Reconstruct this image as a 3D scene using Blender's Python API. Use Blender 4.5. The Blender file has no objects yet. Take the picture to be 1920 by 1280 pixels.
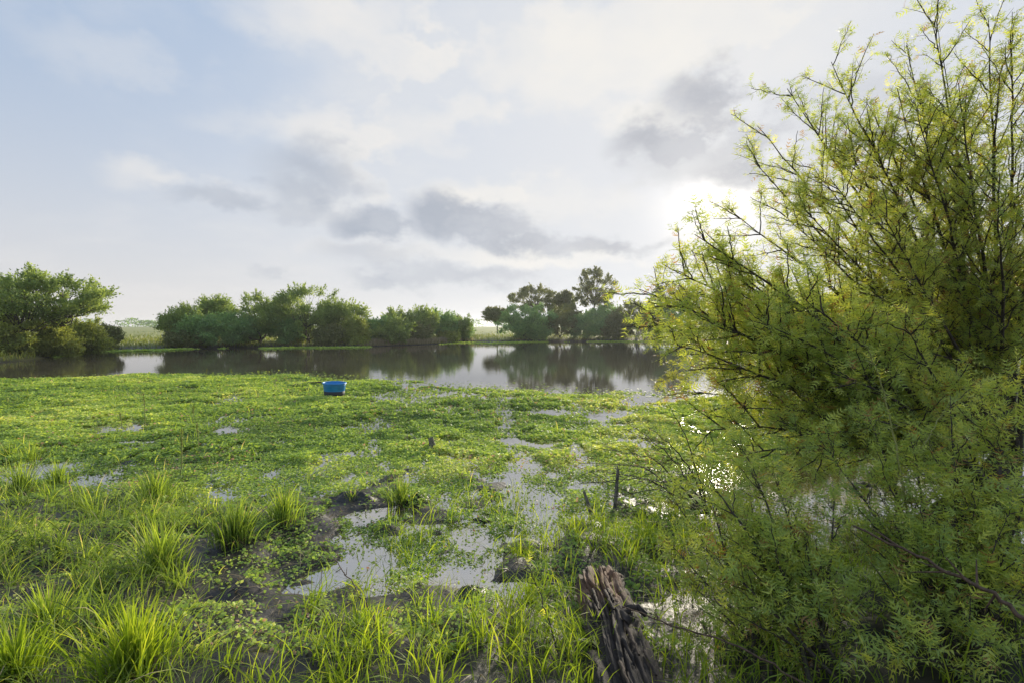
import bpy, math
import numpy as np
from mathutils import Vector

# ------------------------------------------------------------------ camera
SC = bpy.context.scene
COL = SC.collection
F = 960.0                      # focal length in pixels of the 1920 px wide photograph (18 mm on 36 mm)
H = 1.65                       # eye height above the water
TH = math.atan(28.0 / F)       # camera pitched down a touch
cam_d = bpy.data.cameras.new('camera')
cam_d.sensor_width = 36.0
cam_d.lens = 18.0
cam_d.clip_start = 0.05
cam_d.clip_end = 6000.0
cam = bpy.data.objects.new('camera', cam_d)
cam.location = (0, 0, H)
cam.rotation_euler = (math.pi / 2 - TH, 0, 0)
COL.objects.link(cam)
SC.camera = cam
SC.view_settings.view_transform = 'Standard'
SC.view_settings.look = 'None'
SC.view_settings.exposure = 1.0
SC.view_settings.gamma = 1.0
SC.view_settings.use_curve_mapping = False
SC.cycles.max_bounces = 8
SC.cycles.diffuse_bounces = 3
SC.cycles.glossy_bounces = 3
SC.cycles.transmission_bounces = 6
SC.cycles.sample_clamp_direct = 12.0
SC.cycles.caustics_reflective = False
SC.cycles.caustics_refractive = False


def ray(px, py):
    xc = (px - 960.0) / F
    yc = -(py - 640.0) / F
    return np.array([xc, math.cos(TH) + yc * math.sin(TH), -math.sin(TH) + yc * math.cos(TH)])


def at(px, py, depth):
    r = ray(px, py)
    return np.array([0, 0, H]) + r * (depth / r[1])


def gp(px, py, z=0.0):
    r = ray(px, py)
    return np.array([0, 0, H]) + r * ((z - H) / r[2])


def azel(px, py):
    r = ray(px, py)
    r = r / np.linalg.norm(r)
    return math.atan2(r[0], r[1]), math.asin(r[2])


def to_px(P):
    x, y, z = P[..., 0], P[..., 1], P[..., 2] - H
    fy = y * math.cos(TH) - z * math.sin(TH)
    uy = y * math.sin(TH) + z * math.cos(TH)
    fy = np.maximum(fy, 1e-3)
    return 960 + F * x / fy, 640 - F * uy / fy


# ------------------------------------------------------------------ world
SUN_AZ, SUN_EL = azel(1335, 385)
world = bpy.data.worlds.new('World')
SC.world = world
world.use_nodes = True


def build_world():
    nt = world.node_tree
    N, L = nt.nodes, nt.links
    N.clear()

    def math_(op, a, b=None, clamp=False):
        n = N.new('ShaderNodeMath')
        n.operation = op
        n.use_clamp = clamp
        for i, v in enumerate((a, b)):
            if v is None:
                continue
            if isinstance(v, (int, float)):
                n.inputs[i].default_value = v
            else:
                L.new(v, n.inputs[i])
        return n.outputs[0]

    def vmath(op, a, b=None):
        n = N.new('ShaderNodeVectorMath')
        n.operation = op
        for i, v in enumerate((a, b)):
            if v is None:
                continue
            if isinstance(v, (tuple, list)):
                n.inputs[i].default_value = v
            else:
                L.new(v, n.inputs[i])
        return n

    def rng(x, a, b, c, d, smooth=True):
        n = N.new('ShaderNodeMapRange')
        n.interpolation_type = 'SMOOTHSTEP' if smooth else 'LINEAR'
        L.new(x, n.inputs[0])
        for i, v in enumerate((a, b, c, d)):
            n.inputs[i + 1].default_value = v
        return n.outputs[0]

    def mix(f, a, b):
        n = N.new('ShaderNodeMix')
        n.data_type = 'RGBA'
        if isinstance(f, (int, float)):
            n.inputs[0].default_value = f
        else:
            L.new(f, n.inputs[0])
        for i, v in ((6, a), (7, b)):
            if isinstance(v, (tuple, list)):
                n.inputs[i].default_value = (*v, 1)
            else:
                L.new(v, n.inputs[i])
        return n.outputs[2]

    tc = N.new('ShaderNodeTexCoord')
    d = vmath('NORMALIZE', tc.outputs['Generated']).outputs[0]
    sep = N.new('ShaderNodeSeparateXYZ')
    L.new(d, sep.inputs[0])
    az = math_('ARCTAN2', sep.outputs[0], sep.outputs[1])
    el = math_('ARCSINE', sep.outputs[2])
    ela = math_('ABSOLUTE', el)
    # wispy displacement of the cloud positions
    comb = N.new('ShaderNodeCombineXYZ')
    L.new(az, comb.inputs[0])
    L.new(math_('MULTIPLY', el, 1.5), comb.inputs[1])
    nz = N.new('ShaderNodeTexNoise')
    nz.inputs['Scale'].default_value = 7.5
    nz.inputs['Detail'].default_value = 8
    nz.inputs['Roughness'].default_value = 0.60
    L.new(comb.outputs[0], nz.inputs['Vector'])
    off = vmath('SUBTRACT', nz.outputs['Color'], (0.5, 0.5, 0.5)).outputs[0]
    offs = vmath('MULTIPLY', off, (0.22, 0.13, 0.0)).outputs[0]
    comb2 = N.new('ShaderNodeCombineXYZ')
    L.new(az, comb2.inputs[0])
    L.new(el, comb2.inputs[1])
    pos = vmath('ADD', comb2.outputs[0], offs).outputs[0]

    nb = N.new('ShaderNodeTexNoise')
    nb.inputs['Scale'].default_value = 15
    nb.inputs['Detail'].default_value = 8
    nb.inputs['Roughness'].default_value = 0.58
    L.new(comb.outputs[0], nb.inputs['Vector'])
    edge = math_('MULTIPLY', math_('SUBTRACT', nb.outputs['Fac'], 0.5), 2.1)

    SZ = 1.32

    def blobs(lst, e0, e1):
        tot = None
        for px, py, sx, sy, amp in lst:
            a, e = azel(px, py)
            a2, _ = azel(px + sx, py)
            _, e2 = azel(px, py - sy)
            q = vmath('SUBTRACT', pos, (a, e, 0)).outputs[0]
            q = vmath('MULTIPLY', q, (1 / abs(a2 - a) / SZ, 1 / abs(e2 - e) / SZ, 0)).outputs[0]
            ln = math_('ADD', vmath('LENGTH', q).outputs['Value'], edge)
            g = rng(ln, e0, e1, amp * 1.15, 0.0)
            tot = g if tot is None else math_('ADD', tot, g)
        return tot

    white = blobs([(640, 40, 150, 70, 0.75), (770, 105, 60, 26, 0.7), (1120, 110, 210, 70, 0.95), (1330, 20, 220, 60, 0.7),
                   (610, 245, 90, 42, 0.7), (285, 318, 70, 20, 0.6), (760, 235, 80, 40, 0.5), (880, 205, 60, 22, 0.5),
                   (900, 352, 70, 20, 0.75), (700, 372, 40, 12, 0.5), (1010, 490, 120, 10, 0.5), (190, 95, 110, 32, 0.28), (1000, 375, 150, 30, 0.5),
                   (900, 480, 220, 16, 0.5), (660, 320, 50, 30, 0.5), (1260, 215, 90, 20, 0.6), (460, 220, 60, 20, 0.2)], 0.2, 1.6)
    dark = blobs([(1325, 178, 56, 36, 0.8), (1225, 258, 56, 26, 0.8), (1330, 290, 90, 46, 0.66), (1400, 330, 120, 25, 0.4),
                  (1620, 200, 120, 60, 0.35), (585, 318, 62, 36, 0.66), (410, 368, 60, 15, 0.5), (560, 385, 70, 18, 0.4),
                  (700, 416, 40, 24, 0.9), (838, 405, 44, 34, 0.95), (925, 432, 60, 24, 0.75), (1050, 460, 100, 13, 0.6),
                  (860, 522, 110, 15, 0.55), (700, 482, 55, 16, 0.35), (516, 500, 26, 10, 0.3), (690, 528, 40, 8, 0.3),
                  (1190, 460, 90, 10, 0.35)], 0.25, 1.65)
    # cloud field that carries on all round the sky
    pl = vmath('DIVIDE', d, None)
    den = math_('ADD', ela, 0.22)
    cd = N.new('ShaderNodeCombineXYZ')
    for i in range(3):
        L.new(den, cd.inputs[i])
    L.new(cd.outputs[0], pl.inputs[1])
    nf = N.new('ShaderNodeTexNoise')
    nf.inputs['Scale'].default_value = 1.3
    nf.inputs['Detail'].default_value = 7
    nf.inputs['Roughness'].default_value = 0.55
    L.new(pl.outputs[0], nf.inputs['Vector'])
    field = rng(nf.outputs['Fac'], 0.46, 0.74, 0.0, 0.8)
    # angle to the sun: the thin veil and the glow of the hidden sun
    sd = (math.sin(SUN_AZ) * math.cos(SUN_EL), math.cos(SUN_AZ) * math.cos(SUN_EL), math.sin(SUN_EL))
    dt = vmath('DOT_PRODUCT', d, sd).outputs['Value']
    ang = math_('ARCCOSINE', dt)
    veil = rng(ang, 0.15, 1.15, 1.0, 0.0)
    glow = math_('POWER', rng(ang, 0.0, 0.42, 1.0, 0.0, False), 3.0)
    core = math_('POWER', rng(ang, 0.0, 0.19, 1.0, 0.0, False), 3.0)

    sky = N.new('ShaderNodeTexSky')
    sky.sky_type = 'NISHITA'
    sky.sun_disc = False
    sky.sun_elevation = SUN_EL
    sky.sun_rotation = SUN_AZ
    sky.air_density = 1.0
    sky.dust_density = 0.6
    sky.ozone_density = 2.0
    low = math_('POWER', rng(ela, 0.0, 0.62, 1.0, 0.0, False), 1.6)
    base = mix(0.78, sky.outputs[0], (3.6, 4.9, 6.9))
    base = mix(math_('MULTIPLY', low, 0.92), base, (6.9, 6.55, 6.3))
    base = mix(veil, base, (6.5, 6.65, 7.0))
    wm = math_('MINIMUM', math_('MAXIMUM', white, math_('MULTIPLY', field, 0.55)), 0.9)
    brk = rng(nz.outputs['Fac'], 0.32, 0.66, 0.70, 1.10)
    wcol = mix(rng(ang, 0.1, 0.9, 1.0, 0.0), (7.3, 7.15, 7.0), (7.7, 7.5, 7.15))
    c = mix(math_('MULTIPLY', wm, brk, True), base, wcol)
    dm = math_('MULTIPLY', math_('MINIMUM', dark, 0.95), brk, True)
    dcol = mix(rng(ang, 0.12, 0.7, 1.0, 0.0), (3.7, 4.1, 4.8), (4.2, 4.35, 4.75))
    c = mix(dm, c, dcol)
    # sunlight leaking through
    g1 = vmath('MULTIPLY', (1, 1, 1), (1, 1, 1))
    gc = N.new('ShaderNodeCombineXYZ')
    for i, (kg, kc) in enumerate(((1.1, 6.0), (0.95, 5.4), (0.75, 4.4))):
        s = math_('ADD', math_('MULTIPLY', glow, kg), math_('MULTIPLY', core, kc))
        s = math_('MULTIPLY', s, math_('SUBTRACT', 1.0, math_('MULTIPLY', dm, 0.75)))
        L.new(s, gc.inputs[i])
    N.remove(g1.id_data.nodes[g1.name])
    c = vmath('ADD', c, gc.outputs[0]).outputs[0]
    bg = N.new('ShaderNodeBackground')
    bg.inputs['Strength'].default_value = 0.058
    L.new(c, bg.inputs['Color'])
    out = N.new('ShaderNodeOutputWorld')
    L.new(bg.outputs[0], out.inputs['Surface'])


build_world()

sun_d = bpy.data.lights.new('sun', 'SUN')
sun_d.energy = 3.6
sun_d.angle = math.radians(8.0)
sun_d.color = (1.0, 0.90, 0.72)
sun = bpy.data.objects.new('sun', sun_d)
LEL = SUN_EL
sun.rotation_euler = Vector((math.sin(SUN_AZ) * math.cos(LEL), math.cos(SUN_AZ) * math.cos(LEL), math.sin(LEL))).to_track_quat('Z', 'Y').to_euler()
sun.location = (30, 80, 40)
COL.objects.link(sun)

# ------------------------------------------------------------------ helpers
RNG = np.random.default_rng(7)


def hash2(ix, iy, seed):
    h = (ix.astype(np.int64) * 374761393 + iy.astype(np.int64) * 668265263 + seed * 974634777) & 0xffffffff
    h = ((h ^ (h >> 13)) * 1274126177) & 0xffffffff
    return ((h ^ (h >> 16)) & 0xffffff) / float(0xffffff)


def vnoise(x, y, seed=0):
    x, y = np.asarray(x, float), np.asarray(y, float)
    ix, iy = np.floor(x), np.floor(y)
    fx, fy = x - ix, y - iy
    fx, fy = fx * fx * (3 - 2 * fx), fy * fy * (3 - 2 * fy)
    a, b = hash2(ix, iy, seed), hash2(ix + 1, iy, seed)
    c, d = hash2(ix, iy + 1, seed), hash2(ix + 1, iy + 1, seed)
    return (a * (1 - fx) + b * fx) * (1 - fy) + (c * (1 - fx) + d * fx) * fy


def fbm(x, y, seed=0, oct=4):
    s, a, t = 0, 0.5, 0
    for i in range(oct):
        s = s + a * vnoise(x * 2 ** i, y * 2 ** i, seed + i * 17)
        t += a
        a *= 0.5
    return s / t


def sstep(x, a, b):
    t = np.clip((x - a) / (b - a), 0, 1)
    return t * t * (3 - 2 * t)


def unit(v):
    return v / np.maximum(np.linalg.norm(v, axis=-1, keepdims=True), 1e-9)


def mesh_from(name, V, faces, tint=None, smooth=False):
    """faces: list of integer arrays (n,3) or (n,4)"""
    me = bpy.data.meshes.new(name)
    V = np.ascontiguousarray(V, dtype=np.float32)
    me.vertices.add(len(V))
    me.vertices.foreach_set('co', V.ravel())
    faces = [f for f in faces if len(f)]
    li = np.concatenate([f.ravel() for f in faces]).astype(np.int32)
    lt = np.concatenate([np.full(len(f), f.shape[1]) for f in faces]).astype(np.int32)
    ls = np.concatenate([[0], np.cumsum(lt)[:-1]]).astype(np.int32)
    me.loops.add(len(li))
    me.loops.foreach_set('vertex_index', li)
    me.polygons.add(len(lt))
    me.polygons.foreach_set('loop_start', ls)
    me.polygons.foreach_set('loop_total', lt)
    if smooth:
        me.polygons.foreach_set('use_smooth', np.ones(len(lt), dtype=bool))
    me.update(calc_edges=True)
    if tint is not None:
        a = me.attributes.new('tint', 'FLOAT', 'POINT')
        a.data.foreach_set('value', np.ascontiguousarray(tint, dtype=np.float32))
    return me


class MB:
    def __init__(self):
        self.V, self.F, self.T, self.n = [], [], [], 0

    def add(self, V, F, tint=0.5):
        V = np.asarray(V, float).reshape(-1, 3)
        for f in (F if isinstance(F, list) else [F]):
            self.F.append(np.asarray(f, dtype=np.int64) + self.n)
        t = np.broadcast_to(np.asarray(tint, float), (len(V),)) if np.ndim(tint) == 0 else np.asarray(tint, float)
        self.T.append(t)
        self.V.append(V)
        self.n += len(V)

    def empty(self):
        return self.n == 0

    def build(self, name, mat, parent=None, smooth=False, origin=None):
        V = np.concatenate(self.V)
        if origin is not None:
            V = V - np.asarray(origin)
        me = mesh_from(name, V, self.F, np.concatenate(self.T), smooth)
        me.materials.append(mat)
        o = bpy.data.objects.new(name, me)
        COL.objects.link(o)
        if parent is not None:
            o.parent = parent
        elif origin is not None:
            o.location = origin
        return o


def tag(o, label=None, cat=None, group=None, kind=None):
    if label:
        o['label'] = label
    if cat:
        o['category'] = cat
    if group:
        o['group'] = group
    if kind:
        o['kind'] = kind
    return o


def empty(name, loc):
    o = bpy.data.objects.new(name, None)
    o.location = tuple(loc)
    o.empty_display_size = 0.1
    COL.objects.link(o)
    return o


def tubes(P, R, sides=5):
    """P (n,k,3) polylines, R (n,k) radii -> verts, quads"""
    n, k, _ = P.shape
    T = np.gradient(P, axis=1)
    T = unit(T)
    ref = np.where(np.abs(T[..., 2:3]) > 0.9, np.array([1.0, 0, 0]), np.array([0, 0, 1.0]))
    ref = np.broadcast_to(ref[:, :1], T.shape)
    U = unit(np.cross(T, ref))
    W = np.cross(T, U)
    a = np.arange(sides) * 2 * math.pi / sides
    V = P[:, :, None, :] + R[:, :, None, None] * (np.cos(a)[None, None, :, None] * U[:, :, None, :] + np.sin(a)[None, None, :, None] * W[:, :, None, :])
    idx = np.arange(n * k * sides).reshape(n, k, sides)
    i0 = idx[:, :-1]
    i1 = idx[:, 1:]
    Q = np.stack([i0, np.roll(i0, -1, 2), np.roll(i1, -1, 2), i1], -1).reshape(-1, 4)
    return V.reshape(-1, 3), Q


def tube1(pts, r0, r1, sides=7, wob=0.0, sub=4, seed=0):
    pts = np.asarray(pts, float)
    k = (len(pts) - 1) * sub + 1
    t = np.linspace(0, len(pts) - 1, k)
    P = np.stack([np.interp(t, np.arange(len(pts)), pts[:, i]) for i in range(3)], 1)
    if len(pts) > 2:
        for _ in range(3):
            P[1:-1] = (P[:-2] + 2 * P[1:-1] + P[2:]) / 4
    if wob:
        r = np.random.default_rng(seed)
        P[1:-1] += r.normal(0, wob, (k - 2, 3))
    R = np.linspace(r0, r1, k)
    return tubes(P[None], R[None], sides)


def diamonds(C, U, W, ln, wd):
    """leaf shaped quads; centres C, long axis U, wide axis W"""
    ln = np.asarray(ln)[:, None]
    wd = np.asarray(wd)[:, None]
    V = np.stack([C - U * ln * 0.5, C + W * wd * 0.5 + U * ln * 0.08, C + U * ln * 0.5, C - W * wd * 0.5 + U * ln * 0.08], 1)
    n = len(C)
    return V.reshape(-1, 3), np.arange(n * 4).reshape(n, 4)


def tris(C, U, W, ln, wd):
    ln = np.asarray(ln)[:, None]
    wd = np.asarray(wd)[:, None]
    V = np.stack([C - U * ln * 0.5 + W * wd * 0.5, C - U * ln * 0.35 - W * wd * 0.5, C + U * ln * 0.5], 1)
    n = len(C)
    return V.reshape(-1, 3), np.arange(n * 3).reshape(n, 3)


def rand_dirs(n, r=RNG):
    return unit(r.normal(0, 1, (n, 3)))


def perp(U, r=RNG):
    return unit(np.cross(U, rand_dirs(len(U), r)))


# ------------------------------------------------------------------ materials
def new_mat(name):
    m = bpy.data.materials.new(name)
    m.use_nodes = True
    nt = m.node_tree
    nt.nodes.clear()
    out = nt.nodes.new('ShaderNodeOutputMaterial')
    return m, nt, out


def ramp(nt, sock, stops, interp='LINEAR'):
    n = nt.nodes.new('ShaderNodeValToRGB')
    n.color_ramp.interpolation = interp
    e = n.color_ramp.elements
    while len(e) < len(stops):
        e.new(0.5)
    for i, (p, c) in enumerate(stops):
        e[i].position = p
        e[i].color = (*c, 1)
    nt.links.new(sock, n.inputs[0])
    return n.outputs[0]


def leaf_mat(name, stops, trans=0.45, tgain=(1.5, 1.35, 0.7), rough=0.5, spec=0.3):
    m, nt, out = new_mat(name)
    at_ = nt.nodes.new('ShaderNodeAttribute')
    at_.attribute_name = 'tint'
    col = ramp(nt, at_.outputs['Fac'], stops)
    p = nt.nodes.new('ShaderNodeBsdfPrincipled')
    p.inputs['Roughness'].default_value = rough
    p.inputs['Specular IOR Level'].default_value = spec
    nt.links.new(col, p.inputs['Base Color'])
    t = nt.nodes.new('ShaderNodeBsdfTranslucent')
    g = nt.nodes.new('ShaderNodeVectorMath')
    g.operation = 'MULTIPLY'
    nt.links.new(col, g.inputs[0])
    g.inputs[1].default_value = tgain
    nt.links.new(g.outputs[0], t.inputs['Color'])
    mx = nt.nodes.new('ShaderNodeMixShader')
    mx.inputs[0].default_value = trans
    nt.links.new(p.outputs[0], mx.inputs[1])
    nt.links.new(t.outputs[0], mx.inputs[2])
    nt.links.new(mx.outputs[0], out.inputs[0])
    return m


def bark_mat(name, c1, c2, scale=30, rough=0.85, bump=0.4):
    m, nt, out = new_mat(name)
    tc = nt.nodes.new('ShaderNodeTexCoord')
    nz = nt.nodes.new('ShaderNodeTexNoise')
    nz.inputs['Scale'].default_value = scale
    nz.inputs['Detail'].default_value = 6
    nt.links.new(tc.outputs['Object'], nz.inputs['Vector'])
    col = ramp(nt, nz.outputs['Fac'], [(0.3, c1), (0.7, c2)])
    p = nt.nodes.new('ShaderNodeBsdfPrincipled')
    p.inputs['Roughness'].default_value = rough
    nt.links.new(col, p.inputs['Base Color'])
    b = nt.nodes.new('ShaderNodeBump')
    b.inputs['Strength'].default_value = bump
    b.inputs['Distance'].default_value = 0.02
    nt.links.new(nz.outputs['Fac'], b.inputs['Height'])
    nt.links.new(b.outputs[0], p.inputs['Normal'])
    nt.links.new(p.outputs[0], out.inputs[0])
    return m


M = {}
M['bark'] = bark_mat('bark', (0.035, 0.028, 0.022), (0.11, 0.092, 0.075), 12)
M['bark_pale'] = bark_mat('bark_pale', (0.16, 0.14, 0.12), (0.32, 0.29, 0.25), 14)
M['shrub_bark'] = bark_mat('shrub_bark', (0.020, 0.016, 0.012), (0.075, 0.058, 0.042), 40)
M['twig_brown'] = bark_mat('twig_brown', (0.055, 0.034, 0.022), (0.15, 0.095, 0.06), 60)
M['shoot_green'] = bark_mat('shoot_green', (0.20, 0.22, 0.06), (0.32, 0.32, 0.10), 60)
M['tree_leaf'] = leaf_mat('tree_leaf', [(0, (0.134, 0.194, 0.074)), (0.5, (0.252, 0.353, 0.111)), (1, (0.441, 0.534, 0.154))], 0.42)
M['blue_leaf'] = leaf_mat('blue_leaf', [(0, (0.140, 0.239, 0.117)), (0.5, (0.239, 0.393, 0.160)), (1, (0.365, 0.545, 0.180))], 0.40)
M['olive_leaf'] = leaf_mat('olive_leaf', [(0, (0.157, 0.193, 0.064)), (0.5, (0.294, 0.358, 0.095)), (1, (0.491, 0.541, 0.138))], 0.42)
M['dull_leaf'] = leaf_mat('dull_leaf', [(0, (0.117, 0.142, 0.061)), (0.5, (0.200, 0.230, 0.091)), (1, (0.282, 0.307, 0.120))], 0.35)
M['frond'] = leaf_mat('frond', [(0, (0.199, 0.296, 0.095)), (0.45, (0.395, 0.502, 0.133)), (0.8, (0.660, 0.679, 0.156)), (0.93, (0.40, 0.44, 0.09)), (1, (0.36, 0.22, 0.09))], 0.5, (1.6, 1.4, 0.6))
M['frond_sunlit'] = leaf_mat('frond_sunlit', [(0, (0.173, 0.217, 0.042)), (0.5, (0.329, 0.361, 0.061)), (1, (0.502, 0.478, 0.094))], 0.5, (1.6, 1.4, 0.6))  # frond leaves with the yellow of sunlight put into their colour
M['mat_leaf'] = leaf_mat('mat_leaf', [(0, (0.133, 0.211, 0.071)), (0.4, (0.283, 0.423, 0.107)), (0.75, (0.473, 0.599, 0.144)), (0.95, (0.717, 0.740, 0.285)), (1, (0.568, 0.335, 0.285))], 0.42, (1.5, 1.4, 0.6), 0.6, 0.18)
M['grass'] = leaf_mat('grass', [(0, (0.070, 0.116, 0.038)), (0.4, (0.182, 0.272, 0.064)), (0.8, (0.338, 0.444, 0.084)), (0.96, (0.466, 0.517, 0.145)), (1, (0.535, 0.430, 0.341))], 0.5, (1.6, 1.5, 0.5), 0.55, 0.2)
M['grass_bright'] = leaf_mat('grass_bright', [(0, (0.104, 0.170, 0.025)), (0.5, (0.220, 0.320, 0.040)), (1, (0.377, 0.440, 0.074))], 0.55, (1.6, 1.5, 0.45), 0.55, 0.2)
M['reed'] = leaf_mat('reed', [(0, (0.20, 0.20, 0.09)), (0.5, (0.40, 0.36, 0.22)), (1, (0.60, 0.53, 0.38))], 0.4, (1.1, 1.0, 0.8))
M['field_grass'] = leaf_mat('field_grass', [(0, (0.12, 0.16, 0.03)), (0.5, (0.22, 0.27, 0.06)), (1, (0.38, 0.36, 0.14))], 0.4, (1.2, 1.1, 0.7))
M['straw'] = leaf_mat('straw', [(0, (0.16, 0.12, 0.07)), (1, (0.42, 0.34, 0.2))], 0.3, (1.1, 1.0, 0.8))


def ground_mat():
    m, nt, out = new_mat('ground_soil')
    L = nt.links
    geo = nt.nodes.new('ShaderNodeNewGeometry')
    sep = nt.nodes.new('ShaderNodeSeparateXYZ')
    L.new(geo.outputs['Position'], sep.inputs[0])
    at_ = nt.nodes.new('ShaderNodeAttribute')
    at_.attribute_name = 'tint'           # 0 mud .. 1 dry meadow
    n1 = nt.nodes.new('ShaderNodeTexNoise')
    n1.inputs['Scale'].default_value = 9
    n1.inputs['Detail'].default_value = 8
    L.new(geo.outputs['Position'], n1.inputs['Vector'])
    mud = ramp(nt, n1.outputs['Fac'], [(0.3, (0.008, 0.007, 0.006)), (0.6, (0.022, 0.019, 0.016)), (0.8, (0.055, 0.044, 0.033))])
    n2 = nt.nodes.new('ShaderNodeTexNoise')
    n2.inputs['Scale'].default_value = 0.22
    n2.inputs['Detail'].default_value = 9
    n2.inputs['Roughness'].default_value = 0.7
    L.new(geo.outputs['Position'], n2.inputs['Vector'])
    mead = ramp(nt, n2.outputs['Fac'], [(0.3, (0.13, 0.17, 0.04)), (0.5, (0.22, 0.25, 0.06)), (0.7, (0.34, 0.31, 0.12))])
    mx = nt.nodes.new('ShaderNodeMix')
    mx.data_type = 'RGBA'
    L.new(at_.outputs['Fac'], mx.inputs[0])
    L.new(mud, mx.inputs[6])
    L.new(mead, mx.inputs[7])
    p = nt.nodes.new('ShaderNodeBsdfPrincipled')
    L.new(mx.outputs[2], p.inputs['Base Color'])
    rr = nt.nodes.new('ShaderNodeMapRange')
    L.new(at_.outputs['Fac'], rr.inputs[0])
    rr.inputs[3].default_value = 0.5
    rr.inputs[4].default_value = 0.95
    L.new(rr.outputs[0], p.inputs['Roughness'])
    b = nt.nodes.new('ShaderNodeBump')
    b.inputs['Strength'].default_value = 0.7
    b.inputs['Distance'].default_value = 0.03
    L.new(n1.outputs['Fac'], b.inputs['Height'])
    L.new(b.outputs[0], p.inputs['Normal'])
    L.new(p.outputs[0], out.inputs[0])
    return m


def water_mat():
    m, nt, out = new_mat('pond_water')
    L = nt.links
    geo = nt.nodes.new('ShaderNodeNewGeometry')
    mp = nt.nodes.new('ShaderNodeMapping')
    mp.inputs['Scale'].default_value = (1.0, 1.6, 1.0)
    L.new(geo.outputs['Position'], mp.inputs[0])
    n1 = nt.nodes.new('ShaderNodeTexNoise')
    n1.inputs['Scale'].default_value = 2.2
    n1.inputs['Detail'].default_value = 5
    n1.inputs['Roughness'].default_value = 0.6
    L.new(mp.outputs[0], n1.inputs['Vector'])
    n2 = nt.nodes.new('ShaderNodeTexNoise')
    n2.inputs['Scale'].default_value = 0.5
    n2.inputs['Detail'].default_value = 3
    L.new(geo.outputs['Position'], n2.inputs['Vector'])
    col = ramp(nt, n2.outputs['Fac'], [(0.35, (0.055, 0.047, 0.032)), (0.65, (0.090, 0.078, 0.056))])
    p = nt.nodes.new('ShaderNodeBsdfPrincipled')
    L.new(col, p.inputs['Base Color'])
    p.inputs['Roughness'].default_value = 0.03
    p.inputs['IOR'].default_value = 5.5
    b = nt.nodes.new('ShaderNodeBump')
    b.inputs['Strength'].default_value = 0.16
    b.inputs['Distance'].default_value = 0.010
    L.new(n1.outputs['Fac'], b.inputs['Height'])
    L.new(b.outputs[0], p.inputs['Normal'])
    L.new(p.outputs[0], out.inputs[0])
    return m


M['ground'] = ground_mat()
M['water'] = water_mat()

# ------------------------------------------------------------------ terrain
_sh = [(-3000, 9), (-600, 14), (-200, 19), (0, 23.5), (60, 25.5), (120, 30), (190, 34.5), (320, 37.5), (450, 39.8), (680, 41.8), (800, 47),
       (870, 54), (920, 52), (1000, 56), (1240, 57), (1500, 50), (1900, 30), (2400, 18), (4500, 8)]
_st = np.array([(p - 960) / F for p, d in _sh])
_sd = np.array([d for p, d in _sh], float)


def shore(x, y):
    t = np.asarray(x, float) / np.maximum(np.asarray(y, float), 0.5)
    return np.interp(t, _st, _sd)


PUDDLES = []
for _px, _py, _w, _h in [(985, 868, 40, 22), (1005, 940, 80, 32), (890, 1012, 46, 30), (1032, 1018, 36, 40), (700, 965, 80, 20), (650, 1008, 34, 22), (620, 1078, 60, 24), (555, 1108, 48, 20),
                         (420, 1152, 60, 24), (170, 905, 60, 16), (1170, 890, 60, 22), (700, 1040, 50, 24), (330, 960, 40, 16), (520, 1185, 40, 16), (870, 1085, 40, 20)]:
    _a, _b = gp(_px, _py), gp(_px, _py - _h)
    PUDDLES.append((_a[0], _a[1], 0.78 * _w * _a[1] / F, 0.78 * (_b[1] - _a[1])))


def gz(x, y):
    x, y = np.asarray(x, float), np.asarray(y, float)
    near = np.interp(y, [-30, 0, 2.0, 2.6, 3.2, 4.2, 5.5, 8, 14, 20], [0.9, 0.28, 0.10, 0.055, 0.010, -0.008, -0.03, -0.09, -0.35, -0.7])
    w = sstep(y, 1.5, 2.6) * (1 - sstep(y, 7.5, 11))
    hum = (fbm(x * 1.6 + 5, y * 1.6, 3, 4) - 0.5) * 0.17 + (fbm(x * 6, y * 6, 9, 4) - 0.5) * 0.11
    near = near + hum * w
    near = near + 0.10 * sstep(-x, 1.0, 2.2) * (1 - sstep(y, 4.0, 5.6))
    near = near + 0.06 * np.exp(-((x - 0.75) / 0.6) ** 2 - ((y - 3.5) / 0.8) ** 2)
    near = near - 0.02 * np.exp(-((x + 0.6) / 1.2) ** 2 - ((y - 3.4) / 0.9) ** 2)
    near = near - 0.05 * np.exp(-((x + 0.9) / 0.7) ** 2 - ((y - 3.6) / 0.6) ** 2)
    for qx, qy, qw, qd in PUDDLES:
        near = near - 0.055 * np.exp(-((x - qx) / qw) ** 2 - ((y - qy) / qd) ** 2)
    near = near + 0.12 * sstep(x, 1.1, 2.0) * (1 - sstep(y, 2.7, 3.6))
    S = shore(x, y)
    d = y - S
    far = np.interp(d, [-12, -4, -0.6, 0.0, 0.8, 3, 30, 250, 3000], [-0.8, -0.5, -0.10, 0.02, 0.22, 0.42, 0.7, 1.0, 1.2])
    far = far + (fbm(x * 0.5, y * 0.5, 21, 3) - 0.5) * 0.22 * sstep(d, 0.5, 4) * (1 - sstep(d, 60, 120))
    k = sstep(d, -10, -2) * sstep(y, 5, 8)
    return near * (1 - k) + far * k


def axis(segs):
    out = []
    for a, b, s in segs:
        out.append(np.arange(a, b, s))
    return np.concatenate(out + [[segs[-1][1]]])


def geo_axis(a, b, n):
    return np.geomspace(a, b, n)


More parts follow.
